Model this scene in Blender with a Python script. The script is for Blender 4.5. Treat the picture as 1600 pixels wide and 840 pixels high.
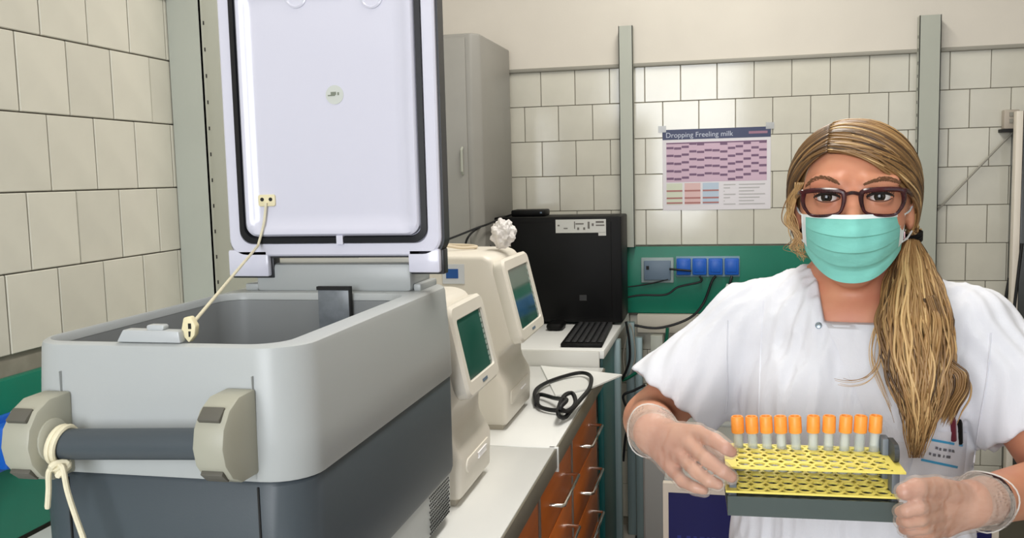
import bpy, bmesh, math, random
import numpy as np
from mathutils import Vector, Matrix, noise
for o_ in list(bpy.data.objects): bpy.data.objects.remove(o_)
SC = bpy.context.scene
COL = SC.collection
random.seed(7); RNG = np.random.default_rng(7)

# ------------------------------------------------------------------ camera
F_PX, CX, CY, CAM_H = 1440.0, 800.0, 420.0, 1.55           # image taken as 1600 x 840
_d1 = np.array([331., -154., 1440.]); _d1 /= np.linalg.norm(_d1)
_d3 = np.array([347., 14180., 1440.]); _d3 -= _d1 * _d1.dot(_d3); _d3 /= np.linalg.norm(_d3)
_d2 = np.cross(_d3, _d1)
RM = np.stack([_d2, _d1, -_d3])                            # camera -> world
CAMP = np.array([0, 0, CAM_H])
def ray(x, y): return RM @ np.array([(x - CX) / F_PX, (y - CY) / F_PX, 1.])
def onX(x, y, X): r = ray(x, y); return CAMP + r * X / r[0]
def onY(x, y, Y): r = ray(x, y); return CAMP + r * Y / r[1]
def onZ(x, y, Z): r = ray(x, y); return CAMP + r * (Z - CAM_H) / r[2]
cam_d = bpy.data.cameras.new('camera'); cam = bpy.data.objects.new('camera', cam_d); COL.objects.link(cam)
cam_d.sensor_width = 36; cam_d.lens = 36 * F_PX / 1600; cam_d.clip_start = .02
_r, _u, _b = RM @ [1, 0, 0], RM @ [0, -1, 0], RM @ [0, 0, -1]
cam.matrix_world = Matrix(((_r[0], _u[0], _b[0], 0), (_r[1], _u[1], _b[1], 0), (_r[2], _u[2], _b[2], CAM_H), (0, 0, 0, 1)))
SC.camera = cam

# ------------------------------------------------------------------ light
w = bpy.data.worlds.new('world'); SC.world = w; w.use_nodes = True
w.node_tree.nodes['Background'].inputs[0].default_value = (.80, .88, 1.0, 1)
w.node_tree.nodes['Background'].inputs[1].default_value = 1.0
SC.view_settings.view_transform = 'Standard'; SC.view_settings.look = 'None'
SC.view_settings.gamma = 1; SC.view_settings.use_curve_mapping = False
SC.view_settings.exposure = 0.0
def area(name, loc, sx, sy, rot, power, col):
    l = bpy.data.lights.new(name, 'AREA'); l.shape = 'RECTANGLE'; l.size = sx; l.size_y = sy; l.energy = power; l.color = col
    o = bpy.data.objects.new(name, l); COL.objects.link(o); o.location = loc; o.rotation_euler = rot; return o
HP = math.pi / 2
ROOM = dict(x0=-1.29, x1=3.0, y0=-2.2, y1=3.95, z1=3.1)
WINS = ((-1.175, .175), (1.45, 2.75)); WZ = (1.0, 2.75)        # windows in the wall behind the camera
area('window_light', (-.50, -2.16, 1.875), 1.35, 1.75, (HP, 0, 0), 84, (.93, .96, 1.0))
area('window_light', (2.10, -2.16, 1.875), 1.30, 1.75, (HP, 0, 0), 2.5, (.93, .96, 1.0))
area('ceiling_fill', (-.05, 2.2, 3.03), .30, 2.4, (0, 0, 0), 42, (1.0, .96, .89))  # added overhead fill, no lamp seen there; lifts the back wall and tops

# ------------------------------------------------------------------ helpers
def s2l(c):
    c = c / 255.
    return c / 12.92 if c <= .04045 else ((c + .055) / 1.055) ** 2.4
def rgb(r, g, b): return (s2l(r), s2l(g), s2l(b), 1)
MATS = {}
def mat(name, col, rough=.5, metal=0, spec=.5, var=0, vscale=8, bump=0, bscale=60, alpha=1, trans=0, coat=0, ior=1.45, stretch=None, sss=0, rand=0, vcol=None):
    if name in MATS: return MATS[name]
    m = bpy.data.materials.new(name); m.use_nodes = True; MATS[name] = m
    nt = m.node_tree; N = nt.nodes; L = nt.links; p = N['Principled BSDF']
    p.inputs['Base Color'].default_value = col; p.inputs['Roughness'].default_value = rough
    p.inputs['Metallic'].default_value = metal; p.inputs['Specular IOR Level'].default_value = spec
    p.inputs['Alpha'].default_value = alpha; p.inputs['Transmission Weight'].default_value = trans
    p.inputs['Coat Weight'].default_value = coat; p.inputs['IOR'].default_value = ior
    if sss:
        p.inputs['Subsurface Weight'].default_value = sss; p.inputs['Subsurface Radius'].default_value = (1, .35, .2); p.inputs['Subsurface Scale'].default_value = .003
    tc = N.new('ShaderNodeTexCoord'); src = tc.outputs['Object']
    if stretch:
        mp = N.new('ShaderNodeMapping'); mp.inputs['Scale'].default_value = stretch; L.new(src, mp.inputs[0]); src = mp.outputs[0]
    out = None
    if var:
        n = N.new('ShaderNodeTexNoise'); n.inputs['Scale'].default_value = vscale; n.inputs['Detail'].default_value = 5
        L.new(src, n.inputs['Vector'])
        mx = N.new('ShaderNodeMix'); mx.data_type = 'RGBA'; mx.blend_type = 'MIX'
        rp = N.new('ShaderNodeMapRange'); rp.inputs[1].default_value = .3; rp.inputs[2].default_value = .7
        L.new(n.outputs['Fac'], rp.inputs[0]); L.new(rp.outputs[0], mx.inputs[0])
        c2 = vcol if vcol else tuple(max(0, c * (1 - var)) for c in col[:3]) + (1,)
        mx.inputs[6].default_value = tuple(min(1, c * (1 + var * .4)) for c in col[:3]) + (1,); mx.inputs[7].default_value = c2
        out = mx.outputs[2]
    if rand:
        oi = N.new('ShaderNodeObjectInfo'); hs = N.new('ShaderNodeHueSaturation')
        mr = N.new('ShaderNodeMapRange'); mr.inputs[3].default_value = 1 - rand; mr.inputs[4].default_value = 1 + rand * .5
        L.new(oi.outputs['Random'], mr.inputs[0]); L.new(mr.outputs[0], hs.inputs['Value'])
        if out: L.new(out, hs.inputs['Color'])
        else: hs.inputs['Color'].default_value = col
        out = hs.outputs[0]
    if out: L.new(out, p.inputs['Base Color'])
    if bump:
        n2 = N.new('ShaderNodeTexNoise'); n2.inputs['Scale'].default_value = bscale; n2.inputs['Detail'].default_value = 4
        L.new(src, n2.inputs['Vector'])
        b = N.new('ShaderNodeBump'); b.inputs['Strength'].default_value = bump; b.inputs['Distance'].default_value = .004
        L.new(n2.outputs['Fac'], b.inputs['Height']); L.new(b.outputs[0], p.inputs['Normal'])
    return m

def root_of(o):
    while o.parent: o = o.parent
    return o
def tag(o, label, cat, group=None, kind=None):
    o['label'] = label; o['category'] = cat
    if group: o['group'] = group
    if kind: o['kind'] = kind
    return o
def empty(name, loc, label, cat, group=None, rz=0):
    o = bpy.data.objects.new(name, None); COL.objects.link(o); o.location = loc; o.rotation_euler = (0, 0, rz)
    o.empty_display_size = .05
    o.matrix_basis = Matrix.Translation(loc) @ Matrix.Rotation(rz, 4, 'Z')
    return tag(o, label, cat, group)

class MB:
    """collects shapes (world coordinates), builds ONE mesh object"""
    def __init__(s): s.v = []; s.f = []
    def add(s, vs, fs):
        n = len(s.v); s.v += [tuple(map(float, p)) for p in vs]; s.f += [tuple(i + n for i in f) for f in fs]; return s
    def box(s, x0, x1, y0, y1, z0, z1, M=None):
        vs = [Vector((x, y, z)) for z in (z0, z1) for y in (y0, y1) for x in (x0, x1)]
        if M is not None: vs = [M @ p for p in vs]
        return s.add(vs, [(0, 2, 3, 1), (4, 5, 7, 6), (0, 1, 5, 4), (2, 6, 7, 3), (0, 4, 6, 2), (1, 3, 7, 5)])
    def loft(s, loops, cap0=True, cap1=True, closed=True):
        n = len(loops[0]); vs = [p for l in loops for p in l]; fs = []
        for k in range(len(loops) - 1):
            for i in range(n if closed else n - 1):
                j = (i + 1) % n; fs.append((k * n + i, k * n + j, (k + 1) * n + j, (k + 1) * n + i))
        if cap0: fs.append(tuple(range(n - 1, -1, -1)))
        if cap1: fs.append(tuple((len(loops) - 1) * n + i for i in range(n)))
        return s.add(vs, fs)
    def tube(s, pts, r, n=8, closed=False, flat=1.0):
        pts = [Vector(p) for p in pts]; m = len(pts)
        rs = r if isinstance(r, (list, tuple, np.ndarray)) else [r] * m
        up = None; loops = []
        for i, p in enumerate(pts):
            if closed: t = pts[(i + 1) % m] - pts[i - 1]
            else: t = pts[min(i + 1, m - 1)] - pts[max(i - 1, 0)]
            t = t.normalized() if t.length > 1e-9 else Vector((0, 0, 1))
            if up is None:
                up = Vector((0, 0, 1)) if abs(t.z) < .9 else Vector((1, 0, 0))
            a = (up - t * up.dot(t)); a = a.normalized() if a.length > 1e-6 else t.orthogonal().normalized()
            b = t.cross(a); up = a
            loops.append([p + a * math.cos(2 * math.pi * k / n) * rs[i] * flat + b * math.sin(2 * math.pi * k / n) * rs[i] for k in range(n)])
        if closed: loops.append(loops[0]); return s.loft(loops, False, False)
        return s.loft(loops)
    def lathe(s, prof, c, n=20, axis='Z'):
        loops = []
        for (r, h) in prof:
            l = []
            for k in range(n):
                a = 2 * math.pi * k / n; x, y = r * math.cos(a), r * math.sin(a)
                l.append({'Z': (c[0] + x, c[1] + y, c[2] + h), 'Y': (c[0] + x, c[1] + h, c[2] - y), 'X': (c[0] + h, c[1] + x, c[2] + y)}[axis])
            loops.append(l)
        return s.loft(loops)
    def prism(s, poly, axis, a, b):
        """poly of 2D points; axis 'Y': (x,z); 'X': (y,z); 'Z': (x,y)"""
        f = {'Y': lambda p, t: (p[0], t, p[1]), 'X': lambda p, t: (t, p[0], p[1]), 'Z': lambda p, t: (p[0], p[1], t)}[axis]
        return s.loft([[f(p, a) for p in poly], [f(p, b) for p in poly]])
    def build(s, name, m, parent=None, smooth=False, bevel=0, seg=2, kind=None, sharp=35, origin=None):
        vs = s.v
        if parent is not None:
            Mi = root_of(parent).matrix_basis.inverted(); vs = [Mi @ Vector(p) for p in vs]; loc = None
        else:
            a = np.array(vs)
            loc = Vector(origin) if origin is not None else Vector(((a[:, 0].min() + a[:, 0].max()) / 2, (a[:, 1].min() + a[:, 1].max()) / 2, a[:, 2].min()))
            vs = [Vector(p) - loc for p in vs]
        me = bpy.data.meshes.new(name); me.from_pydata([tuple(p) for p in vs], [], s.f)
        bm = bmesh.new(); bm.from_mesh(me); bmesh.ops.recalc_face_normals(bm, faces=bm.faces)
        if bevel:
            es = [e for e in bm.edges if len(e.link_faces) == 2 and e.calc_face_angle(0) > math.radians(sharp)]
            if es: bmesh.ops.bevel(bm, geom=es, offset=bevel, segments=seg, profile=.5, affect='EDGES', clamp_overlap=True)
        bm.to_mesh(me); bm.free()
        if smooth or bevel:
            me.shade_smooth(); me.set_sharp_from_angle(angle=math.radians(40))
        me.materials.append(m)
        o = bpy.data.objects.new(name, me); COL.objects.link(o)
        if parent is not None: o.parent = parent
        else: o.location = loc
        if kind: o['kind'] = kind
        return o
def rr(a0, a1, b0, b1, r, n=6):
    """rounded rectangle, list of 2D points"""
    r = min(r, (a1 - a0) / 2 - 1e-5, (b1 - b0) / 2 - 1e-5); out = []
    for (ca, cb, s0) in ((a1 - r, b0 + r, -90), (a1 - r, b1 - r, 0), (a0 + r, b1 - r, 90), (a0 + r, b0 + r, 180)):
        for k in range(n + 1):
            t = math.radians(s0 + 90 * k / n); out.append((ca + r * math.cos(t), cb + r * math.sin(t)))
    return out
def spline(pts, n=10, closed=False):
    P = [Vector(p) for p in pts]; out = []; m = len(P)
    for i in range(m if closed else m - 1):
        g = (lambda k: P[k % m]) if closed else (lambda k: P[max(0, min(m - 1, k))])
        p0, p1, p2, p3 = g(i - 1), g(i), g(i + 1), g(i + 2)
        for k in range(n):
            t = k / n; out.append(.5 * ((2 * p1) + (p2 - p0) * t + (2 * p0 - 5 * p1 + 4 * p2 - p3) * t * t + (3 * p1 - p0 - 3 * p2 + p3) * t ** 3))
    if not closed: out.append(P[-1])
    return out
def text_part(s, size, M4, m, parent, name='lettering', depth=.0004, align='LEFT'):
    cu = bpy.data.curves.new(name, 'FONT'); cu.body = s; cu.size = size; cu.extrude = depth; cu.align_x = align
    t = bpy.data.objects.new('tmp_text', cu); COL.objects.link(t)
    bpy.context.view_layer.update()
    me = bpy.data.meshes.new_from_object(t.evaluated_get(bpy.context.evaluated_depsgraph_get())); bpy.data.objects.remove(t)
    Mi = root_of(parent).matrix_basis.inverted() if parent else Matrix.Identity(4)
    me.transform(Mi @ M4); me.materials.clear(); me.materials.append(m); me.name = name
    o = bpy.data.objects.new(name, me); COL.objects.link(o); o.parent = parent
    return o
def struct(o): o['kind'] = 'structure'; return o

# ------------------------------------------------------------------ materials of the room
M_plaster = mat('plaster', rgb(216, 210, 199), .85, var=.05, vscale=3, bump=.05, bscale=120)
M_grout = mat('grout', rgb(150, 144, 130), .9, var=.15, vscale=30)
M_tile = mat('tile_glaze', rgb(209, 206, 193), .12, spec=.55, var=.06, vscale=9, bump=.12, bscale=5, rand=.05)
M_floor = mat('floor_vinyl', rgb(150, 146, 138), .35, var=.12, vscale=12)
M_ceil = mat('ceiling_paint', rgb(236, 233, 226), .9)
M_green = mat('green_panel', rgb(10, 116, 92), .38, var=.12, vscale=6)
M_teal = mat('teal_board', rgb(8, 92, 92), .4, var=.08)
M_grey = mat('grey_post', rgb(172, 175, 164), .42, var=.05, vscale=5)
M_mould = mat('moulding_grey', rgb(150, 147, 137), .6)
M_white = mat('white_laminate', rgb(232, 233, 231), .22, var=.03, vscale=5)
M_black = mat('black_plastic', rgb(5, 5, 6), .5, spec=.25)
M_blackc = mat('black_cable', rgb(14, 15, 18), .5)

# ------------------------------------------------------------------ room shell
R_ = ROOM
wl = struct(MB().box(R_['x0'] - .12, R_['x0'] - .008, R_['y0'], R_['y1'] + .12, 0, R_['z1']).build('wall_left', M_grout, origin=(R_['x0'], 0, 0)))
wb = struct(MB().box(R_['x0'] - .12, R_['x1'] + .12, R_['y1'] + .008, R_['y1'] + .12, 0, R_['z1']).build('wall_back', M_grout, origin=(0, R_['y1'], 0)))
wr = struct(MB().box(R_['x1'], R_['x1'] + .12, R_['y0'], R_['y1'], 0, R_['z1']).build('wall_right', M_plaster))
struct(MB().box(R_['x0'] - .12, R_['x1'] + .12, R_['y0'], R_['y1'] + .12, -.1, 0).build('floor', M_floor))
struct(MB().box(R_['x0'] - .12, R_['x1'] + .12, R_['y0'] - .12, R_['y1'] + .12, R_['z1'], R_['z1'] + .1).build('ceiling', M_ceil))
b = MB(); xs = [R_['x0'] - .12, WINS[0][0], WINS[0][1], WINS[1][0], WINS[1][1], R_['x1'] + .12]
for i in range(0, 5, 2): b.box(xs[i], xs[i + 1], R_['y0'] - .12, R_['y0'], 0, R_['z1'])
for a, c in WINS: b.box(a, c, R_['y0'] - .12, R_['y0'], 0, WZ[0]); b.box(a, c, R_['y0'] - .12, R_['y0'], WZ[1], R_['z1'])
struct(b.build('wall_front', M_plaster))
M_glass = mat('window_glass', (1, 1, 1, 1), .02, trans=1, ior=1.45)
for k, (a, c) in enumerate(WINS):
    b = MB()
    for (u0, u1, q0, q1) in ((a, a + .05, *WZ), (c - .05, c, *WZ), (a, c, WZ[0], WZ[0] + .05), (a, c, WZ[1] - .05, WZ[1]), ((a + c) / 2 - .03, (a + c) / 2 + .03, *WZ)):
        b.box(u0, u1, R_['y0'] - .09, R_['y0'] - .03, q0, q1)
    struct(b.build('window_%d' % (k + 1), M_white))
# plaster above the tiles
TOPZ = 1.992
struct(MB().box(R_['x0'] - .01, R_['x0'] + .001, R_['y0'] + .001, R_['y1'], TOPZ, R_['z1'] - .001).build('plaster', M_plaster, wl))
struct(MB().box(R_['x0'] + .001, R_['x1'] - .001, R_['y1'] - .001, R_['y1'] + .01, TOPZ, R_['z1'] - .001).build('plaster', M_plaster, wb))
struct(MB().box(R_['x0'] + .02, R_['x1'] - .001, R_['y1'] - .016, R_['y1'] + .006, TOPZ - .004, TOPZ + .012).build('trim_1', M_mould, bevel=.004))
struct(MB().box(R_['x0'] - .006, R_['x0'] + .014, R_['y0'] + .001, R_['y1'] - .02, TOPZ - .004, TOPZ + .012).build('trim_2', M_mould, bevel=.004))
# tiles: one object each, shared meshes
def tile_mesh(name, w_, h_, axis):
    b = MB(); g = .0013; d = .007
    b.box(-w_ / 2 + g, w_ / 2 - g, 0, d, -h_ / 2 + g, h_ / 2 - g)
    o = b.build(name, M_tile, bevel=.0016, seg=1, origin=(0, 0, 0)); me = o.data; me.shade_flat(); bpy.data.objects.remove(o)
    if axis == 'X': me.transform(Matrix.Rotation(HP, 4, 'Z'))          # faces +X
    return me
TWB, TWL, TH = .148, .1385, .1503
ROWS = [TOPZ - TH * (i + .5) for i in range(13)]
tmb = tile_mesh('tile_back', TWB, TH, 'Y'); tml = tile_mesh('tile_left', TWL, TH, 'X')
def put_tile(me, parent, loc, scale=(1, 1, 1)):
    o = bpy.data.objects.new('tile', me); COL.objects.link(o); o.parent = parent
    o.location = Vector(loc) - parent.location; o.scale = scale
    j = .0025; o.rotation_euler = (random.uniform(-j, j), random.uniform(-j, j) * .5, random.uniform(-j, j)); return o
for r, z in enumerate(ROWS):
    if z < .1: continue
    x = -.175 + (TWB / 2 if r % 2 == 0 else 0) - 9 * TWB
    while x < 1.75:
        if x - TWB / 2 > -1.31 and not (.95 < z < 1.23 and x < .55):
            put_tile(tmb, wb, (x, R_['y1'] - .0 + random.uniform(-.0006, .0006), z))
        x += TWB
for r, z in enumerate(ROWS):
    if z < 1.2: continue
    y = (1.575 if r % 2 == 0 else 1.505) + TWL / 2 - 6 * TWL
    while y < 3.9:
        put_tile(tml, wl, (R_['x0'] + random.uniform(-.0006, .0006), y, z)); y += TWL
# made-up housing added above the unseen overhead fill light
lm = empty('fill_housing', (-.05, 2.2, 3.04), 'long white housing added for the unseen ceiling fill lamp', 'lamp')
MB().box(-.22, .12, .98, 3.42, 3.04, 3.0995).build('housing', M_white, lm, bevel=.006)
# green splash panels
gp = MB().box(R_['x0'] + .02, .52, R_['y1'] - .022, R_['y1'] - .003, .952, 1.236).build('trim_3', M_green, bevel=.002); struct(gp)
gl = MB().box(R_['x0'] - .004, R_['x0'] + .018, .2, R_['y1'] - .03, .906, 1.203).build('trim_4', M_green, bevel=.002); struct(gl)
# ledge under the green panel
ld = MB().box(-.36, .53, R_['y1'] - .06, R_['y1'] - .002, .872, .95).build('trim_5', mat('ledge', rgb(196, 190, 176), .5), bevel=.004); struct(ld)
# ------------------------------------------------------------------ uprights on the walls
M_dark = mat('dark_hole', rgb(25, 25, 25), .7)
def upright_back(px, w_, z1, z0, label, face=.045):
    o = empty('wall_upright', (px, R_['y1'], z0), label, 'upright', 'steel uprights on the back wall')
    y1 = R_['y1'] - .017
    MB().box(px - w_ / 2, px + w_ / 2, y1 - face, y1 - face + .003, z0, z1).box(px - w_ / 2, px - w_ / 2 + .003, y1 - face, y1, z0, z1).box(px + w_ / 2 - .003, px + w_ / 2, y1 - face, y1, z0, z1).build('channel', M_grey, o)
    MB().box(px - w_ / 2 + .003, px + w_ / 2 - .003, y1 - face + .003, y1, z0, z1 - .004).build('core', M_dark, o)
    b = MB(); z = z0 + .04
    while z < z1 - .05:
        b.box(px - w_ / 2 - .0006, px - w_ / 2 + .001, y1 - face + .018, y1 - face + .026, z, z + .012); z += .05
    b.build('slots', M_dark, o, kind='stuff')
    return o
upright_back(-.395, .058, 2.152, 1.238, 'grey steel wall upright behind the black computer case')
upright_back(.775, .078, 2.124, .30, 'grey steel wall upright behind the woman\'s head, right of the poster')
# big slotted post on the left wall
o = empty('wall_upright', (-1.25, 2.1, 1.0), 'wide grey slotted steel post on the left tiled wall, beside the open lid', 'upright')
X0 = R_['x0'] + .002
MB().box(X0, X0 + .086, 2.0, 2.004, .906, 3.0).box(X0 + .083, X0 + .086, 2.0, 2.012, .906, 3.0).build('front_flange', M_grey, o)
MB().box(X0 + .074, X0 + .078, 2.012, 2.26, .906, 3.0).box(X0, X0 + .078, 2.256, 2.26, .906, 3.0).build('side_flange', M_grey, o)
b = MB(); z = .93
while z < 2.95: b.box(X0 + .0775, X0 + .0785, 2.022, 2.031, z, z + .009); z += .0622
b.build('slots', M_dark, o, kind='stuff')
MB().box(X0, X0 + .074, 2.006, 2.254, .91, 2.99).build('core', M_dark, o)

# tall grey cabinet in the corner
M_cab = mat('cabinet_grey', rgb(150, 148, 142), .45, var=.04)
o = empty('wall_cabinet', (-1.08, 3.6, 1.0), 'tall grey metal cabinet hung in the wall corner behind the open lid', 'cabinet')
MB().prism([(-1.285, 3.40), (-.925, 3.40), (-.895, 3.43), (-.895, 3.92), (-1.285, 3.92)], 'Z', 1.25, 2.085).build('body', M_cab, o, bevel=.008)
MB().box(-1.27, -.945, 3.390, 3.399, 1.265, 2.07).build('door', M_cab, o, bevel=.004)
MB().tube([(-.965, 3.386, 1.56), (-.965, 3.374, 1.57), (-.965, 3.374, 1.65), (-.965, 3.386, 1.66)], .005).build('handle', M_grey, o)

# poster
P0, P1 = onY(1035, 203, 3.945), onY(1204, 326, 3.945)
px0, px1, pz1, pz0 = P0[0], P1[0], P0[2], P1[2]
PY = R_['y1'] - .003
po = empty('poster', ((px0 + px1) / 2, R_['y1'], pz0), 'white poster with dark blue title bar and pink table, taped to the tiles', 'poster')
MB().box(px0, px1, PY, PY + .0015, pz0, pz1).build('sheet', mat('paper', rgb(216, 212, 216), .4), po)
PW, PH = px1 - px0, pz1 - pz0
def prect(u0, u1, v0, v1, m, name, lift=.0006, parent=None):
    return MB().box(px0 + PW * u0, px0 + PW * u1, PY - lift, PY + .0004, pz1 - PH * v1, pz1 - PH * v0).build(name, m, parent or po)
M_navy = mat('print_navy', rgb(44, 52, 88), .4); M_pink = mat('print_pink', rgb(200, 172, 190), .5); M_purple = mat('print_purple', rgb(112, 84, 112), .5)
tb = prect(0, 1, 0, .125, M_navy, 'title_bar')
text_part('Dropping Freeling milk', PH * .088, Matrix.Translation((px0 + PW * .03, PY - .0009, pz1 - PH * .098)) @ Matrix.Rotation(HP, 4, 'X'), mat('print_white', rgb(190, 195, 210), .5), tb, depth=.0002)
prect(.80, .97, .05, .08, mat('print_rose', rgb(150, 110, 130), .5), 'logo_strip', .0009, tb)
tab = prect(.035, .965, .16, .65, M_pink, 'table')
b = MB()
cols = 13
for c in range(cols):
    for r in range(5):
        v = .185 + r * .095 + ((c * .29) % 1.0) * .075 * (1 if c % 3 else .6)
        v = .20 + r * .095 + .055 * math.sin(c * .9 + .4) * .6 - .012 * (c % 4)
        if v < .165 or v > .63: continue
        u = .035 + .93 * c / cols
        b.box(px0 + PW * (u + .002), px0 + PW * (u + .93 / cols - .002), PY - .001, PY - .0005, pz1 - PH * (v + .028), pz1 - PH * v)
b.build('table_rows', M_purple, tab, kind='stuff')
prect(.035, .965, .163, .178, M_purple, 'table_head', .0011, tab)
for u0, u1, cl in ((.035, .185, (205, 210, 190)), (.205, .355, (214, 180, 178)), (.375, .525, (180, 196, 212))):
    k = prect(u0, u1, .665, .93, mat('print_%d' % cl[0], rgb(*cl), .5), 'colour_key')
    b = MB()
    for v in (.75, .84, .90): b.box(px0 + PW * u0, px0 + PW * u1, PY - .0011, PY - .0005, pz1 - PH * (v + .02), pz1 - PH * v)
    b.build('key_line', mat('print_brick', rgb(168, 112, 108), .5), k, kind='stuff')
b = MB()
for u0, u1 in ((.57, .68), (.71, .95)):
    for k in range(7): b.box(px0 + PW * u0, px0 + PW * (u1 - .05 * (k * 7 % 3)), PY - .0008, PY - .0003, pz1 - PH * (.70 + k * .04), pz1 - PH * (.687 + k * .04))
b.build('text_lines', mat('print_grey', rgb(178, 176, 176), .5), po, kind='stuff')
M_tape = mat('clear_tape', rgb(200, 202, 204), .2, alpha=.55)
for u in (-.01, .985): MB().box(px0 + PW * (u - .03), px0 + PW * (u + .045), PY - .0016, PY - .0011, pz1 - PH * .03, pz1 + PH * .05).build('tape', M_tape, po)

# sockets on the green panel
GY = R_['y1'] - .022
M_plate = mat('socket_plate', rgb(120, 150, 165), .4); M_socket = mat('socket_blue', rgb(22, 92, 190), .38); M_swgrey = mat('switch_grey', rgb(104, 122, 140), .45)
a, c = onY(1002, 402, GY), onY(1053, 441, GY)
o = empty('switch_box', ((a[0] + c[0]) / 2, GY, c[2]), 'grey-blue square network socket box on the green panel', 'socket')
MB().box(a[0], c[0], GY - .012, GY - .0005, c[2], a[2]).build('frame', mat('socket_frame', rgb(150, 165, 165), .4), o, bevel=.003)
MB().box(a[0] + .012, c[0] - .012, GY - .022, GY - .010, c[2] + .012, a[2] - .012).build('cover', M_swgrey, o, bevel=.004)
MB().box(a[0] + .022, a[0] + .034, GY - .0235, GY - .0215, a[2] - .05, a[2] - .034).build('key_hole', M_dark, o)
a, c = onY(1056, 400, GY), onY(1156, 432, GY)
o = empty('socket_strip', ((a[0] + c[0]) / 2, GY, c[2]), 'row of four bright blue power sockets on the green panel', 'socket')
MB().box(a[0], c[0], GY - .008, GY - .0005, c[2], a[2]).build('plate', M_plate, o, bevel=.003)
sw = (c[0] - a[0]) / 4; SOCK = []
for k in range(4):
    x0 = a[0] + sw * k
    s = MB().box(x0 + .004, x0 + sw - .004, GY - .03, GY - .006, c[2] + .010, a[2] - .008).build('socket', M_socket, o, bevel=.004)
    MB().box(x0 + .012, x0 + sw - .012, GY - .033, GY - .029, c[2] + .022, a[2] - .016).build('flap', M_socket, s, bevel=.002)
    SOCK.append((x0 + sw / 2, GY - .022, c[2] + .004))
def cable(name, pts, r, label, n=8, m=None, group=None, seg=8):
    return tag(MB().tube(spline(pts, seg), r, n).build(name, m or M_blackc, smooth=True), label, 'cable', group)
G = 'black power cables on the green panel'
def gy(x, y, d=.03): return tuple(onY(x, y, GY - d))
MB().box(SOCK[0][0] - .06, SOCK[0][0] - .012, GY - .036, GY - .031, SOCK[0][2] + .028, SOCK[0][2] + .036)
cable('power_cable', [gy(1046, 420, .03), gy(1058, 421, .036), gy(1080, 423, .04)], .0045, 'short black lead between the grey socket box and the blue sockets', group=G)
cable('power_cable', [SOCK[1], gy(1094, 440), gy(1060, 448), gy(1040, 460), gy(1000, 461), gy(972, 466)], .0045, 'black cable from the second blue socket running left behind the black case', group=G)
cable('power_cable', [SOCK[2], gy(1112, 440), gy(1098, 475), gy(1075, 498, .07), gy(1030, 512, .08), gy(992, 508, .08), gy(983, 504, .08)], .0055, 'black cable from the third blue socket looping down over the ledge', group=G)
cable('power_cable', [SOCK[3], gy(1141, 440), gy(1134, 460), gy(1118, 490, .05), gy(1105, 515, .08), gy(1096, 560, .08)], .0055, 'black cable with a white tag hanging from the fourth blue socket', group=G)
t = gy(1137, 452, .04)
tag(MB().box(-.012, .012, -.003, .003, -.022, .022, Matrix.Translation(t) @ Matrix.Rotation(.35, 4, 'Y')).build('cable_tag', mat('tag_white', rgb(206, 214, 210), .5), bevel=.001), 'small white tag hung on the rightmost socket cable', 'tag')
cable('network_cable', [gy(1044, 436, .02), gy(1020, 442, .016), gy(990, 447, .014), gy(974, 448, .014)], .003, 'thin dark cable running left from the grey socket box', group=G)
# blue socket on the left wall
LX = R_['x0'] + .018
q = onX(2, 690, LX)
o = empty('wall_socket', (LX, q[1], q[2] - .06), 'blue power socket on the green left wall, beside the cool box', 'socket')
MB().box(LX + .0005, LX + .014, q[1] - .05, q[1] + .045, q[2] - .05, q[2] + .05).build('plate', M_socket, o, bevel=.004)
MB().box(LX + .012, LX + .045, q[1] - .04, q[1] + .035, q[2] - .04, q[2] + .04).build('flap', M_socket, o, bevel=.008)

# right edge: diagonal pipe, small wall box, white door edge, cables
a, c = onY(1585, 204, 3.93), onY(1400, 395, 3.93)
cable('wall_cable', [tuple(a), tuple((a * .5 + c * .5)), tuple(c)], .004, 'thin grey cable running diagonally across the tiles', m=M_mould)
q0, q1 = onY(1567, 172, 3.93), onY(1590, 206, 3.93)
o = empty('wall_switch', ((q0[0] + q1[0]) / 2, 3.95, q1[2]), 'small grey wall switch box at the right edge of the tiles', 'switch')
MB().box(q0[0], q1[0], 3.91, 3.948, q1[2] + .012, q0[2]).build('box', mat('switch_box', rgb(178, 168, 155), .5), o, bevel=.004)
MB().box(q0[0] - .01, q1[0] - .004, 3.905, 3.948, q1[2], q1[2] + .012).build('clip', M_dark, o)
MB().box(q0[0] + .018, q0[0] + .03, 3.906, 3.911, q1[2] + .035, q1[2] + .05).box(q0[0] + .018, q0[0] + .03, 3.906, 3.911, q1[2] + .06, q1[2] + .075).build('screw', M_mould, o)
xd = onY(1585, 300, 3.84)[0]; zt = onY(1597, 172, 3.84)[2]
o = empty('glass_cabinet', (xd + .3, 3.89, 0), 'tall shallow cabinet with white edge and dark glass door, right edge of the photo', 'cabinet')
MB().box(xd + .012, xd + .6, 3.882, 3.948, .03, zt).build('cabinet', mat('fridge_steel', rgb(88, 90, 86), .4), o, bevel=.004)
MB().box(xd, xd + .024, 3.84, 3.88, .05, zt - .002).build('door_edge', mat('door_edge_white', rgb(226, 218, 205), .4), o, bevel=.003)
MB().box(xd + .026, xd + .6, 3.846, 3.878, .05, zt - .002).build('door', mat('fridge_dark_glass', rgb(52, 54, 52), .25), o, bevel=.003)
for k in range(4): MB().lathe([(.02, 0), (.02, .03)], (xd + .06 + .47 * (k % 2), 3.902 + .022 * (k // 2), 0), 10).build('foot', M_black, o)
cable('hanging_cable', [tuple(onY(x, y, 3.9)) for x, y in ((1577, 434), (1571, 470), (1569, 505), (1574, 545), (1580, 600), (1584, 680))], .006, 'black cable hanging on the tiles right of the woman, left one of two', group='hanging cables at the right edge')
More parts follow.
